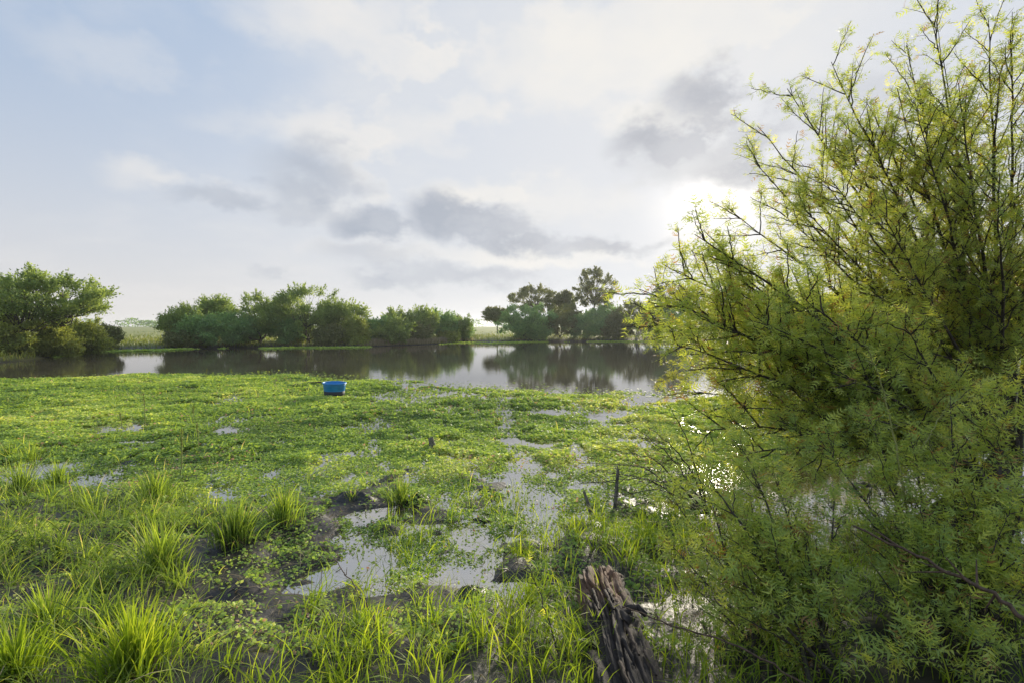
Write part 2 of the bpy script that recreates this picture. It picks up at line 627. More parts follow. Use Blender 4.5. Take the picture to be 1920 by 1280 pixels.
xs_p = np.concatenate([axis([(0, 6, 0.075), (6, 14, 0.3), (14, 70, 1.2)]), geo_axis(80, 1500, 14)])
xs = np.concatenate([-xs_p[::-1][:-1], xs_p])
ys = np.concatenate([axis([(-40, 0, 4), (0, 2, 0.2), (2, 8, 0.06), (8, 20, 0.4), (20, 62, 0.6), (62, 100, 3)]), geo_axis(110, 1600, 16)])
GX, GY = np.meshgrid(xs, ys)
GZ = gz(GX, GY)
nx, ny = len(xs), len(ys)
idx = np.arange(nx * ny).reshape(ny, nx)
Q = np.stack([idx[:-1, :-1], idx[:-1, 1:], idx[1:, 1:], idx[1:, :-1]], -1).reshape(-1, 4)
meadow = sstep(GY - shore(GX, GY), 0.3, 1.6) * sstep(GY, 8, 12)
me = mesh_from('ground', np.stack([GX, GY, GZ], -1).reshape(-1, 3), [Q], meadow.ravel(), True)
me.materials.append(M['ground'])
ground = bpy.data.objects.new('ground', me)
COL.objects.link(ground)
tag(ground, 'dark muddy bank and pale green meadow around the pond', 'ground', kind='structure')

wb = MB()
wb.add([(-160, 0.5, 0), (160, 0.5, 0), (160, 70, 0), (-160, 70, 0)], np.array([[0, 1, 2, 3]]))
water = wb.build('pond_water', M['water'])
tag(water, 'still brown pond water reflecting the cloudy sky', 'water', kind='structure')


# ------------------------------------------------------------------ trees
def make_tree(name, label, cat, px, base_py, top_py, hw, leaf='tree_leaf', depth=None, extra=0.0, n_cl=46, per=110, leaf_len=0.13, rc=0.34,
              low=0.35, stems=4, trunk_r=0.09, bark='bark', seed=0, group=None, spiky=0.5, lean=0.0, flat=0.75, tint=(0.1, 0.9), trunk_h=0.3, open_=0.0):
    r = np.random.default_rng(seed + 100)
    if depth is None:
        t = (px - 960) / F
        depth = float(np.interp(t, _st, _sd)) + 0.6 + extra
    bx = (px - 960) / F * depth
    bz = float(gz(bx, depth)) - 0.03
    base = np.array([bx, depth, bz])
    top = at(px, top_py, depth)[2]
    h = top - bz
    w = hw * depth / F * 1.1
    n_cl = int(n_cl * 1.7)
    per = int(per * 1.28)
    root = empty(name, base)
    tag(root, label, cat, group)
    # crown clusters in an uneven ellipsoid
    cz = h * (low + 1.0) / 2
    rz = h * (1.0 - low) / 2
    C = []
    lob = r.normal(0, 1, (7, 3))
    lob = unit(lob)
    while len(C) < n_cl:
        q = r.uniform(-1, 1, 3)
        ln = np.linalg.norm(q)
        if ln > 1 or ln < 0.35 * (1 + open_):
            continue
        u = q / ln
        bump = 0.82 + 0.28 * max(0, (lob @ u).max() - 0.55) / 0.45
        if ln > bump:
            continue
        C.append([q[0] * w + lean * w * (q[2] + 1) * 0.5, q[1] * w * flat, cz + q[2] * rz])
    C = np.array(C)
    scl = min(rc, 0.35 * w + 0.08)
    C[:, 2] = np.minimum(C[:, 2], h - scl * 0.5)
    C[:, 2] = np.maximum(C[:, 2], 0.12 + scl * 0.3)
    # trunks
    tb = MB()
    tops = []
    for s in range(stems):
        a = 2 * math.pi * s / stems + r.uniform(-0.5, 0.5)
        sp = r.uniform(0.15, 0.45) * w if stems > 1 else 0.03 * w
        q = np.array([math.cos(a) * sp + lean * w * 0.4, math.sin(a) * sp * 0.6, h * (trunk_h + r.uniform(-0.05, 0.12))])
        p0 = np.array([math.cos(a), math.sin(a), 0]) * trunk_r * 0.8
        mid = p0 * 0.5 + q * 0.5 + np.array([r.normal(0, 0.05), r.normal(0, 0.05), 0]) * w
        V, Fq = tube1([p0 - [0, 0, 0.1], p0 * 0.9 + [0, 0, 0.08 * h], mid, q], trunk_r, trunk_r * 0.6, 7, 0.012, 4, seed + s)
        tb.add(V, Fq)
        tops.append(q)
    tops = np.array(tops)
    # limbs to the clusters
    k = 6
    tt = np.linspace(0, 1, k)[None, :, None]
    CA = C
    C = C[::2]
    near = np.argmin(((C[:, None, :] - tops[None]) ** 2).sum(-1) * r.uniform(0.6, 1.5, (len(C), len(tops))), 1)
    A = tops[near]
    B = C
    mid = (A + B) / 2 + np.stack([r.normal(0, 0.06, len(C)) * w, r.normal(0, 0.06, len(C)) * w, r.uniform(-0.02, 0.10, len(C)) * h], 1)
    P = (1 - tt) ** 2 * A[:, None] + 2 * tt * (1 - tt) * mid[:, None] + tt ** 2 * B[:, None]
    P[:, 1:-1] += r.normal(0, 0.015, (len(C), k - 2, 3)) * w
    R = np.linspace(trunk_r * 0.42, 0.012, k)[None] * r.uniform(0.6, 1.1, (len(C), 1))
    V, Fq = tubes(P, R, 3)
    tb.add(V, Fq)
    tb.build('trunk', M[bark], root, True)
    C = CA
    # leaves
    n = n_cl * per
    ci = r.integers(0, n_cl, n)
    rad = scl * r.uniform(0.65, 1.3, n_cl)[ci]
    off = r.normal(0, 0.5, (n, 3))
    off[:, 2] *= 0.7
    pos = C[ci] + off * rad[:, None]
    cent = np.array([0, 0, cz])
    outd = unit(pos - cent)
    # leafy sprays reaching out and up
    ns = int(n * 0.42)
    si = r.integers(0, n_cl, ns // 14 + 1)
    sd = unit(unit(C[si] - cent) + np.array([0, 0, 0.7 * spiky]) + r.normal(0, 0.45, (len(si), 3)))
    sl = scl * r.uniform(0.7, 1.5, len(si)) * (0.6 + 0.8 * spiky)
    sp = (C[si][:, None] + sd[:, None] * (r.uniform(0.2, 1, (len(si), 14, 1)) * sl[:, None, None]) + r.normal(0, 0.035, (len(si), 14, 3))).reshape(-1, 3)
    pos = np.concatenate([pos, sp])
    U = np.concatenate([unit(outd * 0.5 + rand_dirs(n, r) + [0, 0, 0.25]), unit(np.repeat(sd, 14, 0) + 0.7 * rand_dirs(len(sp), r))])
    W = perp(U, r)
    keep = pos[:, 2] > 0.03
    pos, U, W = pos[keep], U[keep], W[keep]
    m = len(pos)
    ln = leaf_len * r.uniform(0.6, 1.3, m)
    ct = r.uniform(0, 1, n_cl)
    tin = np.clip(tint[0] + (tint[1] - tint[0]) * np.clip(0.5 * r.uniform(0, 1, m) + 0.5 * np.concatenate([ct[ci], np.repeat(ct[si], 14)])[keep], 0, 1), 0, 1)
    V, Fq = tris(pos, U, W, ln * 1.1, ln * 0.7)
    cb = MB()
    cb.add(V, Fq, np.repeat(tin, 3))
    tag(cb.build('crown', M[leaf], root), kind='stuff')
    return root


T = make_tree
# left bank
T('mesquite_tree', 'wide mesquite tree with arching bare limbs at the left edge of the pond', 'tree', 40, 668, 512, 138, depth=27.5, n_cl=120, per=95, leaf_len=0.12,
  rc=0.36, low=0.28, stems=5, trunk_r=0.13, seed=1, spiky=1.0, lean=0.05, trunk_h=0.2, open_=0.5, tint=(0.1, 0.85))
T('mesquite_tree', 'feathery mesquite tree cut by the left edge of the picture, behind the wide one', 'tree', -90, 668, 520, 120, depth=29, n_cl=60, per=95, rc=0.5, low=0.3, seed=2)
for i, (px, top, hw, dp, lab, lf) in enumerate([
        (25, 597, 50, 26.2, 'rounded pale green bush at the water under the left mesquite, nearest the edge', 'olive_leaf'),
        (98, 607, 44, 28.0, 'yellow green willow bush in the middle below the left mesquite', 'olive_leaf'),
        (160, 600, 34, 31.0, 'yellow tinged willow bush at the right end of the left thicket', 'olive_leaf'),
        (196, 612, 26, 35.0, 'grey brown twiggy bush where the left thicket meets the meadow', 'dull_leaf'),
        (130, 622, 34, 33.5, 'low dark bush behind the willow bushes of the left thicket', 'blue_leaf')]):
    T('willow_bush', lab, 'bush', px, 660, top, hw, lf, depth=dp, n_cl=44, per=110, leaf_len=0.11, rc=0.34, low=0.0, stems=4, trunk_r=0.04, seed=10 + i, group='bushes of the left thicket', trunk_h=0.2)
# middle cluster across the pond
mid = [
    (345, 576, 36, 'tree_leaf', 0.8, 0.12, 1.2, 'dark green tree at the left end of the thicket across the pond'),
    (372, 592, 34, 'blue_leaf', 0.2, 0.0, 0.0, 'dense blue green bush in front of the left end of the far thicket'),
    (402, 560, 30, 'tree_leaf', 0.8, 0.45, 3.0, 'slim open tree sticking up behind the left half of the far thicket'),
    (432, 588, 52, 'blue_leaf', 0.2, 0.0, 0.3, 'broad rounded bush left of the gap with bare trunks across the pond'),
    (488, 555, 54, 'tree_leaf', 0.8, 0.20, 1.0, 'open mesquite with bare leaning trunks showing the field behind it'),
    (533, 585, 34, 'blue_leaf', 0.3, 0.05, 0.8, 'dark bush between the two tallest trees across the pond'),
    (578, 540, 60, 'tree_leaf', 1.0, 0.20, 1.0, 'tallest feathery mesquite of the thicket across the pond'),
    (640, 569, 44, 'tree_leaf', 0.9, 0.28, 1.4, 'round topped mesquite just right of the tallest one across the pond'),
    (664, 596, 22, 'olive_leaf', 0.3, 0.0, 0.0, 'pale willow bush hanging over the far water, right end of the thicket'),
    (615, 612, 26, 'dull_leaf', 0.3, 0.0, -0.1, 'low drab bush at the foot of the tallest far mesquite'),
    (462, 606, 30, 'blue_leaf', 0.4, 0.0, 1.6, 'rounded dark bush behind the bare trunks of the open far mesquite'),
    (556, 604, 26, 'tree_leaf', 0.4, 0.0, 2.0, 'rounded bush behind the trunk of the tallest far mesquite'),
    (345, 622, 26, 'dull_leaf', 0.3, 0.0, 0.0, 'low drab bush at the foot of the left end of the far thicket'),
]
for i, (px, top, hw, lf, sp, low, ex, lab) in enumerate(mid):
    tr = low > 0.1
    T('mesquite_tree' if tr else 'leafy_bush', lab, 'tree' if tr else 'bush', px, 652, top, hw, lf, extra=ex, n_cl=56 if hw > 40 else 40, per=100, low=low, seed=30 + i * 3,
      spiky=sp, stems=5 if tr else 4, trunk_r=0.08 if tr else 0.05, rc=0.46, trunk_h=0.2 if tr else 0.25, group='thicket straight across the pond')
# second group
sec = [
    (706, 597, 26, 'blue_leaf', 0.0, 2.0, 'dark round tree at the left of the low far row'),
    (733, 600, 30, 'tree_leaf', 0.0, 0.0, 'rounded bush in front of the low far row, left part'),
    (752, 586, 30, 'tree_leaf', 0.15, 2.5, 'spiky topped tree left of the middle of the low far row'),
    (786, 581, 34, 'tree_leaf', 0.15, 2.5, 'tallest tree in the middle of the low far row'),
    (822, 584, 32, 'blue_leaf', 0.12, 2.5, 'dark spiky tree right of the middle of the low far row'),
    (852, 594, 26, 'tree_leaf', 0.10, 1.0, 'small dark tree near the right end of the low far row'),
    (868, 606, 16, 'blue_leaf', 0.0, 0.5, 'smallest bush at the right tip of the low far row'),
    (842, 628, 14, 'olive_leaf', 0.0, -0.2, 'little pale bush at the water before the low far row'),
    (775, 612, 26, 'dull_leaf', 0.0, 1.2, 'low dark bush filling the foot of the low far row'),
]
for i, (px, top, hw, lf, low, ex, lab) in enumerate(sec):
    T('leafy_tree' if low > 0.05 else 'leafy_bush', lab, 'tree' if low > 0.05 else 'bush', px, 645, top, hw, lf, extra=ex, n_cl=42, per=90, low=low, seed=80 + i * 3, spiky=1.1, stems=4, trunk_r=0.06,
      rc=0.42, leaf_len=0.15, group='low row of trees across the pond')
# right group
rig = [
    (932, 577, 22, 'dull_leaf', 0.5, 14.0, 0.10, 'small umbrella shaped tree standing alone left of the big round bush'),
    (985, 570, 56, 'blue_leaf', 0.0, 0.5, 0.05, 'big round blue green bush at the far right shore'),
    (997, 598, 32, 'blue_leaf', 0.0, -0.3, 0.04, 'smaller round bush in front of the big blue green one'),
    (1003, 535, 44, 'dull_leaf', 0.42, 8.0, 0.12, 'broad dark tree rising behind the big round bush'),
    (1050, 572, 42, 'dull_leaf', 0.0, 1.5, 0.05, 'dark bush between the round bush and the tallest far tree'),
    (1058, 548, 18, 'dull_leaf', 0.4, 9.0, 0.08, 'thin small tree between the two tall trees of the far right shore'),
    (1113, 504, 40, 'dull_leaf', 0.30, 5.0, 0.16, 'tallest lone tree with a clear straight trunk on the far right shore'),
    (1100, 585, 40, 'blue_leaf', 0.0, 1.0, 0.05, 'low dark bush below the tallest far tree'),
    (1152, 590, 36, 'dull_leaf', 0.0, 1.4, 0.05, 'shaded bush just right of the tallest far tree'),
    (1195, 563, 46, 'dull_leaf', 0.08, 1.0, 0.07, 'dark rounded tree above the pale dead branches on the far shore'),
    (1228, 572, 40, 'blue_leaf', 0.0, 2.5, 0.06, 'dark bush on the far shore where the near acacia begins'),
    (1140, 570, 34, 'blue_leaf', 0.0, 3.0, 0.06, 'dark bush behind the trunk of the tallest far tree'),
    (1258, 528, 34, 'dull_leaf', 0.30, 6.0, 0.12, 'dark tree top seen through the left tip of the near acacia'),
    (1290, 575, 50, 'blue_leaf', 0.0, 2.0, 0.07, 'dark bush on the far shore behind the near acacia, left part'),
    (1370, 560, 55, 'dull_leaf', 0.05, 2.0, 0.08, 'dark tree on the far shore behind the near acacia, second from the left'),
    (1470, 556, 62, 'blue_leaf', 0.05, 2.0, 0.08, 'dark tree on the far shore behind the near acacia, third from the left'),
    (1590, 540, 75, 'dull_leaf', 0.05, 2.0, 0.08, 'dark tree on the far shore behind the near acacia, fourth from the left'),
    (1730, 520, 85, 'blue_leaf', 0.05, 2.0, 0.08, 'dark tree on the far shore behind the near acacia, second from the right edge'),
    (1880, 505, 95, 'dull_leaf', 0.05, 2.0, 0.08, 'dark tree on the far shore behind the near acacia, at the right edge'),
]
for i, (px, top, hw, lf, low, ex, tr, lab) in enumerate(rig):
    tall = low > 0.2
    T('leafy_tree' if low > 0.06 else 'leafy_bush', lab, 'tree' if low > 0.06 else 'bush', px, 640, top, hw, lf, extra=ex, n_cl=64 if tall else 50, per=60 if tall else 100, low=low, seed=130 + i * 3,
      spiky=0.5, stems=1 if tall else 4, trunk_r=tr, rc=0.42 if tall else 0.5, leaf_len=0.17, trunk_h=0.45 if tall else 0.25, open_=0.5 if tall else 0, group='trees of the far right shore')


# pale dead branches on the far right shore
def dead_snag(px, py, depth, spread, label, seed, h=1.6):
    r = np.random.default_rng(seed)
    x = (px - 960) / F * depth
    b = np.array([x, depth, float(gz(x, depth)) - 0.05])
    o = empty('dead_branches', b)
    tag(o, label, 'dead branches')
    for i in range(7):
        a = r.uniform(-1, 1)
        tip = np.array([a * spread, r.uniform(-0.6, 0.3), h * r.uniform(0.5, 1.0)])
        m = MB()
        V, Fq = tube1([(0, 0, 0), tip * [0.35, 0.5, 0.6], tip], 0.05, 0.012, 5, 0.02, 5, seed + i)
        m.add(V, Fq)
        for j in range(3):
            s = r.uniform(0.4, 0.9)
            q = tip * s
            t2 = q + np.array([r.normal(0, 0.4), r.normal(0, 0.2), r.uniform(0.0, 0.5)])
            V, Fq = tube1([q, (q + t2) / 2 + [0, 0, 0.05], t2], 0.018, 0.006, 4, 0.01, 4, seed + i * 7 + j)
            m.add(V, Fq)
        m.build('branch', M['bark_pale'], o)
    return o


dead_snag(1192, 636, 56.0, 1.9, 'pale bare dead branches at the water on the far right shore', 5, 2.6)

# far wood on the horizon
fw = MB()
r_ = np.random.default_rng(77)
for k in range(260):
    px = r_.uniform(-900, 2900)
    dp = r_.uniform(260, 330)
    x = (px - 960) / F * dp
    z = float(gz(x, dp))
    hh = 4.4 * (0.6 + 0.8 * fbm(np.array(px * 0.02), np.array(0.0), 4, 3)) * r_.uniform(0.75, 1.15)
    n = 110
    C = np.stack([x + r_.normal(0, 2.2, n), dp + r_.normal(0, 1.5, n), z + hh * np.sqrt(r_.uniform(0, 1, n))], 1)
    U = rand_dirs(n, r_)
    V, Fq = diamonds(C, U, perp(U, r_), r_.uniform(0.7, 1.5, n), r_.uniform(0.5, 1.0, n))
    fw.add(V, Fq, np.repeat(r_.uniform(0.0, 0.6, n), 4))
tag(fw.build('far_wood', M['blue_leaf']), 'dark line of woodland on the horizon behind the meadow', 'wood', kind='stuff')


# ------------------------------------------------------------------ grass
def blades(B, Hh, lean_dir, bend, wd, k=5):
    """B (n,3) roots, Hh lengths, lean_dir (n,2) horizontal unit, bend 0..1 -> strips"""
    n = len(B)
    t = np.linspace(0, 1, k)[None, :]
    hz = Hh[:, None] * (t * 0.12 * bend[:, None] + bend[:, None] * t ** 2 * 0.85)
    vt = Hh[:, None] * (t - 0.45 * bend[:, None] * t ** 2.2)
    sw = RNG.normal(0, 0.16, (n, 1)) * Hh[:, None] * t ** 2
    P = np.stack([B[:, 0:1] + lean_dir[:, 0:1] * hz - lean_dir[:, 1:2] * sw, B[:, 1:2] + lean_dir[:, 1:2] * hz + lean_dir[:, 0:1] * sw, B[:, 2:3] + vt], -1)
    a = RNG.uniform(0, 2 * math.pi, n)
    side = np.stack([np.cos(a), np.sin(a), np.zeros(n)], -1)
    wprof = np.interp(t[0], [0, 0.35, 0.75, 1.0], [0.7, 1.0, 0.65, 0.06])[None, :, None] * wd[:, None, None] * 0.5
    Lh = P - side[:, None] * wprof
    Rh = P + side[:, None] * wprof
    V = np.stack([Lh, Rh], 2)
    idx = np.arange(n * k * 2).reshape(n, k, 2)
    Q = np.stack([idx[:, :-1, 0], idx[:, :-1, 1], idx[:, 1:, 1], idx[:, 1:, 0]], -1).reshape(-1, 4)
    return V.reshape(-1, 3), Q


def add_blades(mb, XY, h0, h1, w0, w1, tint, bend=(0.1, 0.8), r=RNG, z=None, k=5, dirbias=None):
    n = len(XY)
    if n == 0:
        return
    zz = (gz(XY[:, 0], XY[:, 1]) - 0.01) if z is None else z
    B = np.concatenate([XY, np.reshape(zz, (-1, 1))], 1)
    a = r.uniform(0, 2 * math.pi, n)
    ld = np.stack([np.cos(a), np.sin(a)], -1)
    if dirbias is not None:
        ld = unit(ld * 0.7 + dirbias)
    V, Q = blades(B, r.uniform(h0, h1, n), ld, r.uniform(bend[0], bend[1], n), r.uniform(w0, w1, n), k)
    tt = np.clip(r.normal(tint, 0.16, n), 0, 0.97)
    tt = np.where(r.uniform(0, 1, n) < 0.09, 1.0, tt)
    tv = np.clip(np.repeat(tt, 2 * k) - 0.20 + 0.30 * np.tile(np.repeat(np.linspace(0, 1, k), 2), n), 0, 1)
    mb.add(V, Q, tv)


def gauss_mask(px, py, lst):
    s = np.zeros_like(px)
    for cx, cy, sx, sy, a in lst:
        s = s + a * np.exp(-((px - cx) / sx) ** 2 - ((py - cy) / sy) ** 2)
    return s


HOLES = [(435, 747, 40, 9, 1), (550, 742, 45, 7, .8), (180, 800, 42, 9, 1), (255, 800, 28, 9, 1), (168, 905, 42, 13, 1), (215, 900, 30, 9, 1), (520, 893, 30, 8, .8),
         (430, 935, 28, 10, .7), (700, 742, 70, 6, .9), (790, 733, 90, 10, 1), (775, 749, 50, 7, 1), (930, 744, 70, 8, .9), (690, 800, 55, 16, .75), (650, 850, 32, 14, .7),
         (985, 868, 34, 22, 1), (945, 790, 22, 40, .7), (1000, 940, 66, 30, 1.1), (890, 1010, 40, 28, 1.1), (1030, 1015, 34, 36, 1.1), (700, 965, 70, 18, 1), (650, 1008, 28, 20, 1.1),
         (620, 1075, 55, 20, .9), (555, 1105, 44, 18, .85), (420, 1150, 50, 20, .9), (520, 1180, 40, 16, .7), (700, 1040, 45, 20, .8), (940, 905, 40, 16, .9), (1130, 765, 80, 10, .6), (1230, 745, 80, 10, 1), (1060, 800, 60, 10, .6),
         (1170, 890, 60, 22, .4), (870, 1110, 55, 45, .9), (330, 960, 26, 14, .6), (370, 1050, 34, 20, .5), (760, 880, 30, 20, .4), (860, 760, 60, 6, .5), (1090, 850, 26, 16, .6),
         (640, 940, 110, 10, .8), (1000, 772, 220, 12, .34), (1150, 790, 90, 30, .30), (760, 790, 120, 14, .25), (1700, 1000, 260, 90, .9), (1850, 900, 160, 60, .9), (1500, 930, 120, 50, .5)]

# water plants floating at the near side
EDGE = np.array([(-900, 722), (0, 711), (100, 708), (250, 704), (400, 700), (520, 703), (600, 708), (700, 716), (820, 724), (900, 728), (1100, 737), (1300, 743), (1700, 748), (2800, 756)], float)
_et = (EDGE[:, 0] - 960) / F
_ed = np.array([gp(p, q)[1] for p, q in EDGE])


def mat_density(x, y):
    edge = np.interp(x / np.maximum(y, 0.5), _et, _ed) + (fbm(x * 0.7, y * 0.7, 40, 3) - 0.5) * 3.2
    d = 1 - sstep(y, edge - 1.0, edge + 0.25)
    px, py = to_px(np.stack([x, y, np.zeros_like(x)], -1))
    wob = (fbm(x * 2.2, y * 2.2, 55, 4) - 0.5) + 0.8 * (fbm(x * 7, y * 7, 56, 3) - 0.5)
    kp = np.clip((py - 612) / 330, 0.12, 1.0)
    hole = gauss_mask(px + wob * 60 * kp, py + wob * 34 * kp, HOLES)
    hole = sstep(hole + wob * 0.5, 0.28, 0.62)
    n = fbm(x * 1.1 + 9, y * 1.1, 60, 4)
    bare = sstep(n, 0.22, 0.42) * (1 - 0.85 * (1 - sstep(y, 4.2, 5.4)) * sstep(fbm(x * 3.4, y * 3.4, 77, 3), 0.50, 0.60))
    fleck = 1 - 0.85 * sstep(fbm(x * 4.5, y * 4.5 / (1 + 0.06 * y), 81, 3), 0.58, 0.68)
    d = d * (1 - 0.88 * hole) * bare * fleck
    d = np.maximum(d, 0.95 * np.exp(-((px - 1300) / 85) ** 4 - ((py - 872) / 36) ** 4))
    return np.clip(d, 0, 1)


def mat_leaves():
    r = np.random.default_rng(11)
    mb = MB()
    # (depth from, to, candidates per m2, leaf size, height of the cushions)
    bands = [(2.4, 4.2, 6500, 0.0145, 0.045), (4.2, 6.2, 4600, 0.018, 0.045), (6.2, 9.0, 4200, 0.023, 0.05), (9.0, 13.0, 2700, 0.030, 0.055), (13.0, 19.0, 1700, 0.042, 0.05)]
    for y0, y1, den, sz, hh in bands:
        xm = 1.18 * y1 + 0.6
        n = int(2 * xm * (y1 - y0) * den)
        x = r.uniform(-xm, xm, n)
        y = r.uniform(y0, y1, n)
        ok = np.abs(x) < 1.18 * y + 0.6
        x, y = x[ok], y[ok]
        D = mat_density(x, y)
        if y0 < 4.3:
            D = D * (0.7 + 0.3 * sstep(y, 3.0, 4.4))
        # thin out what stands behind the near shrubs
        D = D * np.where((x / y > 0.62), 0.45, 1.0)
        keep = r.uniform(0, 1, len(x)) < D
        x, y, D = x[keep], y[keep], D[keep]
        n = len(x)
        cush = fbm(x * 1.9, y * 1.9, 70, 4)
        cl = sstep(cush, 0.32, 0.72)
        z0 = np.maximum(gz(x, y), 0.0)
        z = z0 + 0.004 + hh * cl * r.uniform(0.1, 1.25, n) * D + r.uniform(0, 0.012, n)
        nrm = unit(np.stack([r.normal(0, 0.5, n), r.normal(-0.1, 0.5, n), np.ones(n)], 1))
        a = r.uniform(0, 2 * math.pi, n)
        U = np.stack([np.cos(a), np.sin(a), np.zeros(n)], 1)
        U = unit(U - nrm * (U * nrm).sum(-1, keepdims=True))
        W = np.cross(nrm, U)
        s = sz * r.uniform(0.6, 1.45, n)
        C = np.stack([x, y, z], 1)
        far_ = y0 > 6
        V, Fq = tris(C, U, W, s * 1.7, s * 1.5) if far_ else diamonds(C, U, W, s * 1.5, s * 1.05)
        big = fbm(x * 0.45, y * 0.45, 90, 3)
        t = 0.16 + 0.48 * (big - 0.25) / 0.5 + 0.22 * cl + r.normal(0, 0.15, n)
        t = np.clip(t, 0, 0.95)
        t = np.where(r.uniform(0, 1, n) < 0.012 + 0.05 * sstep(fbm(x * 0.8, y * 0.8, 33, 3), 0.6, 0.75), 1.0, t)
        mb.add(V, Fq, np.repeat(t, 3 if far_ else 4))
    # loose leaves drifting off the edge
    n = 2600
    x = r.uniform(-16, 14, n)
    e = np.interp(x / 15.0, _et, _ed)
    y = e + np.abs(r.normal(0, 0.8, n)) - 0.4
    C = np.stack([x, y, np.full(n, 0.012)], 1)
    U = unit(np.stack([r.normal(0, 1, n), r.normal(0, 1, n), np.zeros(n)], 1))
    W = unit(np.cross(U, [0, 0, 1]) + np.stack([np.zeros(n), np.zeros(n), r.normal(0, 0.3, n)], 1))
    V, Fq = diamonds(C, U, W, r.uniform(0.04, 0.12, n), r.uniform(0.03, 0.08, n))
    mb.add(V, Fq, np.repeat(r.uniform(0.1, 0.8, n), 4))
    return mb


tag(mat_leaves().build('floating_plants', M['mat_leaf']), 'bright green floating water plants covering the near half of the pond', 'water plants', kind='stuff')

# far shore fringe: floating scum line and pale reeds, meadow grass
fr = MB()
r_ = np.random.default_rng(5)
n = 44000
px = r_.uniform(100, 1330, n)
t = (px - 960) / F
S = np.interp(t, _st, _sd)
y = S + 0.1 - r_.uniform(0, 1, n) * (0.5 + 3.2 * fbm(px * 0.01, px * 0 + 7, 15, 3))
x = t * y
keep = r_.uniform(0, 1, n) < sstep(fbm(px * 0.012, px * 0 + 3, 5, 3), 0.28, 0.5)
x, y = x[keep], y[keep]
C = np.stack([x, y, np.full(len(x), 0.015)], 1)
U = unit(np.stack([r_.normal(0, 1, len(x)), r_.normal(0, 1, len(x)), r_.normal(0, .25, len(x))], 1))
V, Fq = tris(C, U, unit(np.cross(U, [0, 0, 1])), np.full(len(x), 0.24), np.full(len(x), 0.20))
fr.add(V, Fq, np.repeat(np.clip(r_.normal(0.62, 0.15, len(x)), 0, 0.9), 3))
tag(fr.build('shore_water_plants', M['mat_leaf']), 'thin pale green rim of water plants along the far shore', 'water plants', kind='stuff')

fg = MB()
n = 17000
px = r_.uniform(-300, 1500, n)
t = (px - 960) / F
S = np.interp(t, _st, _sd)
y = S + 0.05 + r_.gamma(1.1, 7.0, n)
x = t * y
add_blades(fg, np.stack([x, y], 1), 0.14, 0.42, 0.03, 0.08, 0.45, (0.1, 0.6), r_, k=3)
tag(fg.build('meadow_grass', M['field_grass']), 'pale green meadow grass on the far bank', 'grass', kind='stuff')
rd = MB()
n = 5200
px = np.concatenate([r_.normal(775, 48, n // 2), r_.uniform(672, 840, n // 2)])
t = (px - 960) / F
y = np.interp(t, _st, _sd) + 0.1 + np.abs(r_.normal(0, 0.5, n))
add_blades(rd, np.stack([t * y, y], 1), 0.2, 0.62, 0.02, 0.05, 0.55, (0.05, 0.6), r_, k=4)
tag(rd.build('pale_reeds', M['reed']), 'cream coloured dry reeds at the foot of the low far row of trees', 'reeds', kind='stuff')


def spray(mb, x, y, sel, r, h0, h1, tint, num=34):
    """blades radiating from common roots"""
    cx, cy = x[sel], y[sel]
    for a, b in zip(cx, cy):
        m = int(r.uniform(0.5, 1.4) * num)
        XY = np.stack([a + r.normal(0, 0.028, m), b + r.normal(0, 0.028, m)], 1)
        h = r.uniform(0.6, 1.1)
        add_blades(mb, XY, h0 * h, h1 * h, 0.0035, 0.009, tint + r.normal(0, 0.08), (0.1, 1.35), r, dirbias=unit(XY - [a, b] + r.normal(0, 0.01, 2)) * 0.6)


